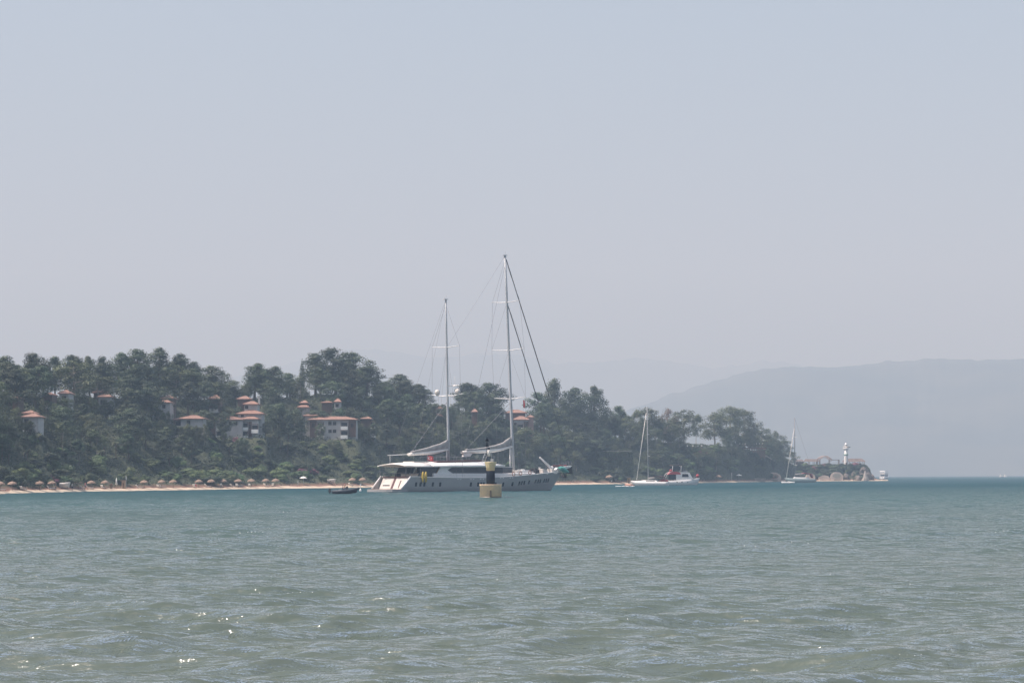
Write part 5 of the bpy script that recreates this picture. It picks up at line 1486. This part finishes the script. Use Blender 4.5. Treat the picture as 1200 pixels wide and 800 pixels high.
# green hulled sloop off the cape
CP = G(937, 565.1); cs = CP.y / FPX; rzc = R(180 + 12)
cb = empty('sailboat', CP, rzc, 'grey green hulled sloop with a tall thin mast moored off the cape', 'sailboat')
Lc = 37 * cs
hull_mesh(Lc, 4.4, 1.5, 2.0, .8).build('hull', mat('grey_green_hull', (.26, .33, .33), .4, var=.1, vscale=.3), cb)
MB().loft([[(-Lc * .3, -1.4, 1.6), (-Lc * .3, 1.4, 1.6), (-Lc * .28, 1.2, 2.3), (-Lc * .28, -1.2, 2.3)], [(Lc * .2, -1.0, 1.8), (Lc * .2, 1.0, 1.8), (Lc * .17, .8, 2.4), (Lc * .17, -.8, 2.4)]], sm=False).build('cabin', M_WHITE, cb)
mx_, mz = sloc(931.4, 560, CP, rzc); tx, tz = sloc(931.8, 489, CP, rzc)
mo = MB().tube([(mx_, 0, 1.8), (tx, 0, tz)], [.26, .18], 8).build('mast', M_STEEL, cb)
for py in (512, 536, 544.8):
    k_ = (py - 489) / (560 - 489); zm = tz + (mz - tz) * k_
    MB().tube([(mx_ - .4, -2.2, zm), (mx_, 0, zm), (mx_ - .4, 2.2, zm)], .07, 6).build('spreader', M_WHITE, mo)
bx, bz = sloc(921.5, 559, CP, rzc)
MB().tube([(tx + .2, 0, tz - 5), (bx, 0, 2.2)], [.10, .17], 8).build('furled_jib', M_COVER, mo)
wire((tx, 0, tz), (-Lc * .48, 0, 2), .035, M_STEEL, 'backstay', mo)
MB().tube([(mx_, 0, 3.6), (mx_ - 6.5, 0, 3.8)], .34, 8).build('boom', M_SAIL, cb)
MB().prism([(-Lc * .42, 2), (-Lc * .38, 3.9), (-Lc * .12, 4.2), (-Lc * .1, 4.0), (-Lc * .36, 3.7)], 'y', -1.7, 1.7).build('red_bimini', M_RED, cb)
for (px, py) in ((919.5, 565.9), (927.3, 565.8)):
    q = G(px, py); t = empty('tender_boat', q, R(170), 'tiny white tender floating %s the grey green sloop' % ('at the bow of' if px < 922 else 'under the mast of'), 'tender', 'tenders by the green sloop')
    hull_mesh(2.8, 1.3, .45, .6, .9).build('hull', M_WHITE, t)
    MB().b(-.6, -.3, -.5, .5, .5, .56).b(.4, .7, -.4, .4, .52, .58).build('bench', M_WHITE, t)

# white double deck excursion boat right of the cape
EP = G(1037, 560.6); es = EP.y / FPX
eb = empty('excursion_boat', EP, R(62), 'white double decked boat seen bow on right of the cape rocks', 'excursion boat')
Le = 16.0
hull_mesh(Le, 5.2, 1.7, 2.6, .9).build('hull', M_WHITE, eb)
MB().b(-6, 3.5, -2.1, 2.1, 1.7, 1.95).build('main_deck', M_WHITE, eb)
MB().prism([(-6, 1.95), (3.0, 1.95), (2.2, 3.9), (-6, 3.9)], 'y', -1.9, 1.9).build('saloon', M_DKGL, eb)
for s in (-1, 1):
    for x in (-6, -4, -2, 0, 2.4): MB().b(x - .12, x + .12, s * 2.0 - .08, s * 2.0 + .08, 1.95, 4.0).build('post', M_WHITE, eb)
MB().prism([(-6.4, 3.95), (3.4, 3.95), (3.0, 4.25), (-6.4, 4.25)], 'y', -2.4, 2.4).build('upper_deck', M_WHITE, eb)
for s in (-1, 1):
    for x in (-6, -2, 2): MB().tube([(x, s * 2.1, 4.25), (x, s * 2.1, 6.3)], .07, 6).build('canopy_pole', M_WHITE, eb)
MB().b(-6.2, 2.6, -2.3, 2.3, 4.3, 4.9).build('upper_rail', M_CREAM, eb)
MB().prism([(-6.4, 6.3), (2.8, 6.3), (2.5, 6.6), (-6.2, 6.6)], 'y', -2.4, 2.4).build('canopy', M_WHITE, eb)
# two very distant boats
for (px, w) in ((1173.8, 6), (1178.6, 5)):
    q = P(px, 557, 3600); q.z = 0
    t = empty('distant_boat', q, R(20), 'tiny white boat far off on the horizon, %s of a close pair' % ('left' if px < 1176 else 'right'), 'boat', 'boats on the horizon')
    hull_mesh(w, 3, 1.2, 1.7, .9).build('hull', M_WHITE, t)
    MB().prism([(-w * .3, 1.2), (w * .2, 1.3), (w * .1, 3.2), (-w * .3, 3.2)], 'y', -1.1, 1.1).build('cabin', M_WHITE, t)

# ---------------------------------------------------------------- beach: straw parasols, loungers, bits
M_STRAW = mat('dry_straw', (.31, .225, .17), .9, var=.35, vscale=6, bump=.8)
M_WOOD = mat('weathered_wood', (.22, .14, .09), .8, var=.3, vscale=4)
def parasol_proto():
    t = empty('straw_parasol', (0, 0, 0))
    rg = random.Random(2); mb = MB()
    n = 26; prof = [(.02, 2.66), (.45, 2.58), (.9, 2.38), (1.22, 2.10), (1.34, 1.80)]
    vs = []
    for i, (r, z) in enumerate(prof):
        for k in range(n):
            a = 2 * math.pi * k / n; j = rg.uniform(-.05, .05) * (i / 2)
            vs.append((r * (1 + j * .6) * math.cos(a), r * (1 + j * .6) * math.sin(a), z + j))
    fs = [(i * n + k, i * n + (k + 1) % n, (i + 1) * n + (k + 1) % n, (i + 1) * n + k) for i in range(4) for k in range(n)]
    mb.add(vs, fs, 0, False).lathe([(.16, 2.6), (.12, 2.8), (.02, 2.9)], n=8)
    mb.build('canopy', M_STRAW, t)
    MB().tube([(0, 0, -.4), (0, 0, 2.6)], .07, 8).build('pole', M_WOOD, t)
    rb = MB()
    for k in range(6):
        a = k * math.pi / 3; rb.tube([(0, 0, 1.7), (1.1 * math.cos(a), 1.1 * math.sin(a), 2.0)], .03, 4)
    rb.build('strut', M_WOOD, t)
    return t
PAR = parasol_proto()
ORD = ['leftmost', 'second', 'third', 'fourth', 'fifth', 'sixth', 'seventh', 'eighth', 'ninth', 'tenth', 'eleventh', 'twelfth', 'thirteenth', 'fourteenth', 'fifteenth', 'sixteenth', 'seventeenth', 'eighteenth', 'nineteenth']
PPX = [0.5, 14.5, 29.5, 46.5, 61, 91.7, 107, 123.2, 169, 189.5, 203, 233, 247.5, 261.7, 279.3, 294.7, 311.5, 323, 413, 425]
def put_par(px, first, s, label, d=7.2):
    o = PAR if first else copy_tree(PAR)
    o.location = on_ground(px, d, .05); o.scale = (s, s, s); o.rotation_euler = (0, 0, px)
    return tag(o, label, 'parasol', 'straw parasols along the beach')
for i, px in enumerate(PPX):
    put_par(px, i == 0, lerp_tab([(0, .76), (200, .80), (430, .92)], px), ('%s straw parasol on the sand counting from the left edge' % ORD[i]) if i < 18 else 'straw parasol %s of the pair just left of the yacht stern' % ('left' if i == 18 else 'right'))
put_par(714, False, 1.15, 'large pale straw parasol on the beach right of the yacht bow'); put_par(842, False, 1.1, 'straw parasol on the beach below the terrace grove')
def lounger_proto():
    t = empty('sun_lounger', (0, 0, 0))
    MB().b(-.95, .5, -.32, .32, .30, .36).b(-.9, -.84, -.3, -.24, 0, .3).b(-.9, -.84, .24, .3, 0, .3).b(.4, .46, -.3, -.24, 0, .3).b(.4, .46, .24, .3, 0, .3).build('frame', M_WOOD, t)
    MB().box((-.22, 0, .42), (1.4, .6, .11)).box((.70, 0, .68), (.7, .6, .11), rot=Matrix.Rotation(R(-52), 3, 'Y')).build('mattress', M_WCL, t)
    return t
LNG = lounger_proto()
first = True
for i, px in enumerate([1.5, 27, 60, 96, 105, 120.8, 163.5, 186, 190.5, 228, 243.5, 259.5, 273, 277.5, 280.5, 292.2, 312, 319.5, 411, 716]):
    o = LNG if first else copy_tree(LNG); first = False
    near = min(range(len(PPX)), key=lambda k: abs(PPX[k] - px))
    o.location = on_ground(px, 6.0 + (i % 3) * .5, 0); o.rotation_euler = (0, 0, R(200 + (i * 47) % 90)); 
    side = 'left' if px < PPX[near] - .4 else 'right'
    lab = 'white sun lounger on the sand %s of the %s straw parasol from the left' % (side, ORD[near] if near < 18 else 'penultimate') if px < 400 else ('white sun lounger by the parasol left of the yacht stern' if px < 500 else 'white sun lounger by the large parasol right of the yacht bow')
    tag(o, lab, 'sun lounger', 'sun loungers on the beach')
# closed white parasol, wooden hut, flag poles, upturned boats
q = on_ground(136.5, 7); t = empty('closed_parasol', q, 0, 'closed white parasol beside the small wooden beach hut', 'parasol')
MB().lathe([(.05, .9), (.28, 1.1), (.16, 2.0), (.02, 2.8)], n=10).build('canopy', M_WCL, t); MB().tube([(0, 0, -.2), (0, 0, 1.0)], .04, 6).build('pole', M_WOOD, t)
def hut(px, w, h, label, m):
    q = on_ground(px, 7.5, .05); t = empty('beach_hut', q, 0, label, 'hut')
    MB().b(-w / 2, w / 2, 0, w, 0, h).build('wall', m, t)
    MB().prism([(-w * .9, h + .003), (w * .7, h + .003), (w * .6, h + .25), (-w * .8, h + .2)], 'y', -.4, w + .3).build('roof', M_STRAW, t)
    MB().b(-w * .25, w * .2, -.05, .02, .02, h * .75).build('door', M_WOOD, t)
M_PINE_W = mat('pale_timber', (.46, .33, .22), .8, var=.25, vscale=3)
hut(144.7, .9, 1.9, 'tiny wooden beach hut right of the closed white parasol', M_PINE_W)
hut(130, .6, 1.1, 'low wooden locker left of the closed white parasol', M_WOOD)
hut(737, 1.2, 1.9, 'yellow wooden beach cabin left of the white sloop', mat('ochre_wood', (.55, .36, .12), .8, var=.2, vscale=3))
for px, d, lab in ((76, 8, 'pale rowing boat raised on trestles between the fifth and sixth parasols'), (388.5, 10.5, 'pale rowing boat on trestles above the dark inflatable'), (724, 9, 'pale rowing boat on trestles left of the yellow cabin')):
    q = on_ground(px, d); t = empty('rowing_boat', q, R(8), lab, 'rowing boat', 'boats on trestles at the beach')
    o = hull_mesh(2.6, 1.3, .5, .62, .6).build('hull', M_CREAM, t); o.location = (0, 0, .95)
    MB().tube([(-.7, -.4, 0), (-.55, -.2, .65)], .05, 5).tube([(-.7, .4, 0), (-.55, .2, .65)], .05, 5).tube([(.7, -.4, 0), (.55, -.2, .7)], .05, 5).tube([(.7, .4, 0), (.55, .2, .7)], .05, 5).b(-.6, -.5, -.4, .4, .6, .66).b(.5, .6, -.4, .4, .62, .68).build('trestle', M_WOOD, t)
for px, yt, lab in ((147.8, 558, 'thin pole behind the tiny wooden beach hut'), (349.2, 563.5, 'thin pole on the beach left of the white parasol'), (857.5, 554, 'thin pole on the beach right of the parasol below the grove')):
    q = on_ground(px, 8); top = P(px, yt, q.y)
    o = MB().tube([(0, 0, -.2), (0, 0, top.z - q.z)], .07, 6).ball((0, 0, top.z - q.z), .12, 6).build('pole', M_ALU); o.location = q
    tag(o, lab, 'pole')
def white_par(px, d, label, s=1.0):
    q = on_ground(px, d); t = empty('canvas_parasol', q, 0, label, 'parasol', 'white canvas parasols')
    MB().lathe([(1.15 * s, 1.95 * s), (.6 * s, 2.3 * s), (.03, 2.5 * s), (.5 * s, 2.28 * s), (1.12 * s, 1.93 * s)], n=8, sm=False).build('canopy', M_WCL, t)
    MB().tube([(0, 0, -.2), (0, 0, 2.45 * s)], .05, 6).build('pole', M_ALU, t)
white_par(355.5, 11, 'white parasol on the beach below the wide pink bougainvillea'); white_par(866, 9, 'white parasol on the beach right of the thin pole below the grove', 1.3)
for i, (px, m1, lab) in enumerate(((65.5, M_ORG, 'person in an orange top walking on sand by the fifth parasol'), (84.8, M_WCL, 'person in white standing by the sand between fifth and sixth parasols'), (229.5, M_RED, 'person in red sitting beside the twelfth straw parasol'), (100, mat('pink_cloth', (.6, .25, .25), .8, var=.1), 'person in pink at the water edge right of the sixth parasol'))):
    person(on_ground(px, 3.5 + i), R(90 + i * 50), 'stand' if i != 2 else 'sit', m1, M_NAVY, lab)

# hedge with a straight clipped top right of the bow
def leafy_block(name, px0, px1, d, ztop_py, label, depth=4):
    D = cD((px0 + px1) / 2) + d
    a = P(px0, ztop_py, D); b = P(px1, ztop_py, D); z0 = terr_z((px0 + px1) / 2, d) - 1
    rg = np.random.RandomState(4); n = 15000
    c = np.stack([rg.uniform(a.x, b.x, n), D + rg.uniform(0, depth, n), z0 + (a.z - z0) * rg.uniform(0, 1, n) ** .9], 1)
    face = rg.randint(0, 3, n); c[face == 0, 1] = D + rg.uniform(-.1, .3, (face == 0).sum()); c[face == 1, 2] = a.z + rg.uniform(-.3, .05, (face == 1).sum())
    nr = rg.normal(size=(n, 3)) + np.array([0, -.6, .5]); nr /= np.linalg.norm(nr, axis=1)[:, None]
    t = np.cross(nr, rg.normal(size=(n, 3))); t /= np.linalg.norm(t, axis=1)[:, None]; w = np.cross(nr, t); s = rg.uniform(.15, .35, n)[:, None]
    V = np.stack([c - t * s, c - w * s * .6, c + t * s, c + w * s * .6], 1)
    o = np_mesh(name, V.reshape(-1, 3), np.arange(4 * n).reshape(n, 4), M_PINE, smooth=False)
    return tag(o, label, 'hedge')
leafy_block('hedge', 684, 742, 30, 529.5, 'long dark clipped hedge with a straight top right of the yacht bow')
dd = 33; D_ = cD(713) + dd; a = P(686, 528.4, D_); b = P(740, 528.4, D_)
t = empty('garden_wall', ((a.x + b.x) / 2, D_, a.z), 0, 'thin pale garden wall top running above the clipped dark hedge', 'wall')
MB().b(a.x - (a.x + b.x) / 2, b.x - (a.x + b.x) / 2, 0, .3, -4, -.1).build('wall', M_CONC if False else M_TIMB, t); MB().b(a.x - (a.x + b.x) / 2 - .1, b.x - (a.x + b.x) / 2 + .1, -.08, .38, -.098, .05).build('coping', mat('grey_stone', (.34, .34, .33), .9, var=.2, vscale=1), t)
# hilltop terrace wall with balustrade and white globe lamps
M_STONE = mat('tan_stone', (.42, .36, .29), .9, vscale=.9, color2=(.28, .24, .2), bump=.6)
def deck_slab(px0, px1, py, D, th, label):
    a = P(px0, py, D); b = P(px1, py, D); t = empty('terrace', ((a.x + b.x) / 2, D, a.z), 0, label, 'terrace')
    w = (b.x - a.x) / 2
    MB().b(-w, w, 0, 9, -th, 0).build('slab', M_TIMB, t)
    r = MB(); r.b(-w, w, -.02, .06, .95, 1.03)
    nn = int(2 * w / 2.2)
    for i in range(nn + 1): x = -w + 2 * w * i / nn; r.b(x - .05, x + .05, -.02, .06, 0, .95)
    r.build('railing', M_TIMB, t)
    return t
Dt = cD(868) + 40
deck_slab(838, 898, 524.3, Dt, .5, 'dark long terrace with thin railing under the grove right of the gap')
for i, px in enumerate((805.5, 812, 818, 822.3, 866.8, 870, 873.4, 886.5, 890, 893.6)):
    q = P(px, 522.2 if px < 830 else 519.6, cD(px) + 38)
    t = empty('globe_lamp', (q.x, q.y, q.z - 1.2), 0, 'white globe lamp on the terrace edge %s' % ('in the open gap left of the grove' if px < 830 else ('under the middle of the grove' if px < 880 else 'near the brown hut')), 'lamp', 'white globe lamps %s' % ('in the gap' if px < 830 else ('under the grove' if px < 880 else 'near the brown hut')))
    MB().tube([(0, 0, -1.5), (0, 0, 1.0)], .05, 6).build('post', M_WOOD, t); MB().ball((0, 0, 1.2), .30, 10).build('globe', M_WHITE, t)
M_ROOFD = mat('weathered_thatch', (.17, .13, .115), .95, vscale=.8, color2=(.10, .08, .075), bump=.5)
def pavilion(px0, px1, pr, pe, pb, D, label, dep=5, mroof=None, name='pavilion', posts=4, walls=None):
    a = P(px0, pe, D); b = P(px1, pe, D); w = (b.x - a.x); zb = P(px0, pb, D).z; ez = a.z - zb; rz_ = P(px0, pr, D).z - zb
    t = empty(name, ((a.x + b.x) / 2, D, zb), 0, label, 'pavilion')
    MB().add([(-w / 2, -.4, ez), (w / 2, -.4, ez), (w / 2, dep + .4, ez), (-w / 2, dep + .4, ez), (-w / 2 + w * .14, dep * .45, rz_), (w / 2 - w * .14, dep * .45, rz_)], [(0, 3, 2, 1), (0, 1, 5, 4), (1, 2, 5), (2, 3, 4, 5), (3, 0, 4)]).build('roof', mroof or M_ROOFD, t)
    for i in range(posts):
        x = -w / 2 + w * .06 + w * .88 * i / (posts - 1)
        for y in (0, dep): MB().b(x - .12, x + .12, y - .12, y + .12, -2.5, ez - .003).build('post', M_WOOD, t)
    return t
pavilion(880, 897.5, 524.2, 526.2, 531.5, cD(888) + 34, 'brown timber hut below the right hand trees of the grove', 4, M_TIMB, 'pavilion', 5)
a = P(880.5, 531.5, cD(888) + 34); b = P(897, 531.5, cD(888) + 34)
MBt = MB().b(a.x, b.x, a.y + .3, a.y + 3.8, a.z - 2, a.z + 1.6).build('timber_screen', M_WOOD); tag(MBt, 'brown board screen filling the lower half of the timber hut', 'screen')
# stone ramp path wall
a = P(897, 533.5, cD(900) + 24); b = P(907, 539.6, cD(907) + 20)
o = MB().tube([a, b], .35, 6).build('ramp_parapet', M_STONE); tag(o, 'short sloping tan parapet on the hillside right of the brown hut', 'parapet')

# ---------------------------------------------------------------- cape: restaurant terrace, lighthouse, rocks, stone arches
Dc = cD(953.5) + 16; Dc2 = cD(996) + 16
RM = mat('cape_rock', (.20, .165, .14), .95, vscale=.5, color2=(.08, .07, .065), bump=1.0, bscale=1.2)
def rocks(n, px0, px1, seed, s0, s1, zlo, zhi, label):
    rg = random.Random(seed)
    for i in range(n):
        px = px0 + (px1 - px0) * (i + rg.random()) / n; d = rg.uniform(2, 8); p = on_ground(px, d, .3); s = rg.uniform(s0, s1)
        mb = MB(); vs = []; N = 9
        for r_, z in ((.55, -.6), (.95, -.1), (.9, .45), (.55, .85), (.08, 1.0)):
            for k in range(N):
                a = 2 * math.pi * k / N; j = rg.uniform(.75, 1.2); vs.append((r_ * j * math.cos(a) * s, r_ * j * math.sin(a) * s * .8, z * s * rg.uniform(.85, 1.1)))
        fs = [(a_ * N + k, a_ * N + (k + 1) % N, (a_ + 1) * N + (k + 1) % N, (a_ + 1) * N + k) for a_ in range(4) for k in range(N)]
        o = mb.add(vs, fs).build('rock', RM); o.location = p + Vector((0, 0, rg.uniform(zlo, zhi))); o.rotation_euler = (0, 0, rg.uniform(0, 6))
        tag(o, label, 'rock', 'rocks ' + label[:40])
rocks(6, 990, 1022, 3, 1.4, 2.8, 0, 1.6, 'brown boulder at the foot of the cape below the lighthouse')
rocks(3, 1009, 1018, 5, 1.6, 2.6, 2.0, 4.4, 'brown rock high on the right end of the cape bluff')
rocks(8, 1022, 1040, 6, .4, .9, -.2, .1, 'low rock on the spit between cape and white boat')
# pale rock stack at the right end
q = on_ground(1014, 1.5, .2)
o = MB().loft([[(q.x + r_ * math.cos(a) * (1 + .2 * math.sin(3 * a + z)), q.y + r_ * math.sin(a), q.z + z) for a in [2 * math.pi * k / 9 for k in range(9)]] for r_, z in ((2.1, -.5), (1.8, 1.2), (1.3, 2.2), (.9, 3.6), (.5, 4.8), (.15, 5.6))], sm=False).build('rock_stack', mat('pale_rock', (.34, .31, .27), .95, vscale=.8, color2=(.25, .22, .2), bump=1.0)); tag(o, 'pale pointed rock stack at the right end of the cape', 'rock')
# terrace deck
zc = P(960, 546, Dc).z
a = P(931, 546, Dc); b = P(975, 546, Dc); t = empty('restaurant_terrace', ((a.x + b.x) / 2, Dc, zc), 0, 'low restaurant terrace with pale parapet on the cape left of the lighthouse', 'terrace')
w = (b.x - a.x) / 2
MB().b(-w, w, 0, 9, -1.0, -.05).build('floor_slab', M_TIMB, t); MB().b(w * .45, w, -.35, -.05, -1.4, -.9).build('parapet', M_STONE, t)
MB().b(-w, w, -.06, -.01, .0, .9).build('glass_rail', M_DKGL, t)
pavilion(932, 942, 538.2, 540.2, 546, Dc + 3, 'closed brown kitchen hut at the left end of the cape terrace', 5, M_ROOFD, 'pavilion', 6)
tw = MB().b(-1.9, 1.9, 0, 3, 0, 2.3).build('kitchen_wall', M_TIMB); tw.location = P(937, 546, Dc + 3.6); tag(tw, 'dark kitchen wall under the leftmost roof of the cape terrace', 'wall')
pavilion(942, 961, 537.6, 540.6, 546, Dc + 2, 'low brown thatched pergola between kitchen hut and arched pergola', 6, M_ROOFD, 'pavilion', 4)
# arched pergola
D2 = cD(967) + 16; c0 = P(967, 546, D2); t = empty('arched_pergola', c0, 0, 'pale arched pergola with dark posts left of the lighthouse', 'pergola')
def cl(px, py, D=D2): q = P(px, py, D); return q.x - c0.x, q.z - c0.z
arc = MB()
for y in (0, 4):
    pts = [(cl(px, py)[0], y, cl(px, py)[1]) for px, py in ((958, 538.6), (960.5, 536.0), (964, 534.4), (967, 534.0), (970, 534.6), (973, 536.6), (975.5, 538.6))]
    arc.tube(pts, .16, 6); pts2 = [(p[0] * .82, p[1], p[2] - .75) for p in pts]; arc.tube(pts2, .12, 6)
    for p, q_ in zip(pts, pts2): arc.tube([p, q_], .07, 4)
arc.build('arch', mat('faded_pink_wood', (.50, .34, .28), .8, var=.2, vscale=2), t)
x0, z0 = cl(975.5, 538.6); x1, z1 = cl(983.5, 538.9)
MB().b(x0, x1, -.1, .1, z0 - .15, z0 + .15).b(x0, x1, 3.9, 4.1, z0 - .15, z0 + .15).build('beam', M_TIMB, t)
for px in (957.5, 961, 972.4, 983.4):
    x, z = cl(px, 538.6)
    for y in (0, 4): MB().b(x - .16, x + .16, y - .16, y + .16, -1.5, z).build('post', M_TIMB, t)
# lighthouse
L0 = P(991.6, 545.8, Dc2 + 3); t = empty('lighthouse', L0, 0, 'white lighthouse with a narrow green band on the cape', 'lighthouse')
lk = L0.y / FPX
def lz(py): return (545.5 - py) * lk
MB().lathe([(2.6 * lk, -2.5), (2.6 * lk, 0), (2.2 * lk, lz(533)), (2.0 * lk, lz(525.6))], n=20).build('tower', M_WHITE, t)
MB().lathe([(2.7 * lk, lz(532.8)), (2.7 * lk, lz(531.8)), (2.1 * lk, lz(531.7))], n=20).build('green_band', mat('green_paint', (.14, .34, .22), .5, var=.2, vscale=2), t)
MB().lathe([(2.4 * lk, lz(526.6)), (3.2 * lk, lz(525.6)), (3.4 * lk, lz(524.6)), (1.6 * lk, lz(524.5))], n=20).build('gallery', M_WHITE, t)
gr = MB()
for k_ in range(10):
    a_ = 2 * math.pi * k_ / 10; gr.tube([(3.3 * lk * math.cos(a_), 3.3 * lk * math.sin(a_), lz(524.6)), (3.3 * lk * math.cos(a_), 3.3 * lk * math.sin(a_), lz(522.4))], .05, 4)
gr.tube([(3.3 * lk * math.cos(2 * math.pi * k_ / 12), 3.3 * lk * math.sin(2 * math.pi * k_ / 12), lz(522.4)) for k_ in range(13)], .06, 4, cap=False)
gr.build('gallery_rail', M_WHITE, t)
MB().lathe([(1.7 * lk, lz(524.4)), (1.7 * lk, lz(521.2))], n=14).build('lantern_room', M_CREAM, t)
MB().lathe([(1.9 * lk, lz(521.2)), (1.6 * lk, lz(520)), (.9 * lk, lz(519)), (.12, lz(518.4))], n=14).build('lantern_roof', M_WHITE, t)
MB().tube([(1.8 * lk, 0, lz(523.6)), (5.2 * lk, 0, lz(523.4))], .22, 6).build('loudspeaker_arm', M_BLACK, t)
MB().b(-.5, .4, -2.9 * lk - .05, -2.9 * lk + .4, 0, 2.0).build('door', M_TIMB, t)
pavilion(988, 1014.5, 537.0, 540.8, 545.9, Dc2 + 8, 'brown roofed open pavilion behind and right of the lighthouse', 6, M_ROOFD, 'pavilion', 5)
# stone ringed arches on the little beach
def stone_arch(px0, px1, pt, pb, label, inner=True, mi_=None):
    D = cD((px0 + px1) / 2) + 2.5; a = P(px0, pb, D); b = P(px1, pb, D); c = Vector(((a.x + b.x) / 2, D, terr_z((px0 + px1) / 2, 2.5) - .1)); w = (b.x - a.x) / 2; h = P(px0, pt, D).z - c.z
    t = empty('stone_arch', c, 0, label, 'stone arch')
    out = []; inn = []
    for k in range(21):
        u = math.pi * (-.12 + 1.24 * k / 20); out.append((w * math.cos(u), h * .42 + h * .58 * math.sin(u)))
    out[0] = (w * .95, 0); out[-1] = (-w * .95, 0)
    MB().prism(out, 'y', 0, 3.0).build('stone_shell', mat('blush_stone', (.60, .50, .43), .9, vscale=1.2, color2=(.45, .36, .30), bump=.8), t)
    if inner:
        el_ = [(w * .66 * math.cos(2 * math.pi * k / 20), h * .55 + h * .27 * math.sin(2 * math.pi * k / 20)) for k in range(20)]
        MB().prism(el_, 'y', -.08, .02).build('oval_recess', mi_ or mat('brown_stone', (.24, .14, .10), .9, vscale=2, color2=(.36, .24, .18), bump=.8), t)
        MB().b(-w * .5, w * .5, -.6, -.09, 0, h * .2).build('bench', M_STONE, t)
stone_arch(897.5, 915.5, 553.2, 563.2, 'large stone ringed arch with brown oval recess left of the moored green sloop')
stone_arch(973.6, 988.2, 552.8, 562.2, 'stone ringed arch with grey oval recess below the cape terrace', True, mat('grey_green_stone', (.26, .25, .20), .9, vscale=2, color2=(.4, .36, .3), bump=.8))
stone_arch(959.5, 972.5, 556.6, 562.3, 'low pale stone shell left of the grey recessed arch', False)
stone_arch(944.5, 955.5, 554.5, 562.6, 'pale stone shell half hidden behind the green sloop stern', False)
def stone_wall(px0, px1, pt, label):
    D = cD((px0 + px1) / 2) + 4; a = P(px0, pt, D); b = P(px1, pt, D); z0 = .1
    o = MB().b(a.x, b.x, D, D + .6, -.2, a.z).b(a.x - .1, b.x + .1, D - .08, D + .68, a.z + .003, a.z + .15).build('stone_wall', M_STONE); tag(o, label, 'wall')
stone_wall(880, 897, 560.4, 'low tan stone wall on the beach left of the large recessed arch')
# ---------------------------------------------------------------- haze: one closed box of thin even air
def build_haze():
    o = MB().b(-15000, 15000, -400, 18500, -8, 1500).build('haze', [])
    m = bpy.data.materials.new('haze_air'); m.use_nodes = True
    nt = m.node_tree; nt.nodes.remove(nt.nodes['Principled BSDF'])
    v = nt.nodes.new('ShaderNodeVolumePrincipled')
    v.inputs['Color'].default_value = (*HAZE_COLOR, 1)
    v.inputs['Density'].default_value = HAZE_DENSITY
    v.inputs['Absorption Color'].default_value = (.51, .42, 1, 1)
    v.inputs['Anisotropy'].default_value = HAZE_ANISO
    nt.links.new(v.outputs[0], nt.nodes['Material Output'].inputs['Volume'])
    o.data.materials.append(m)
    tag(o, kind='stuff')
build_haze()
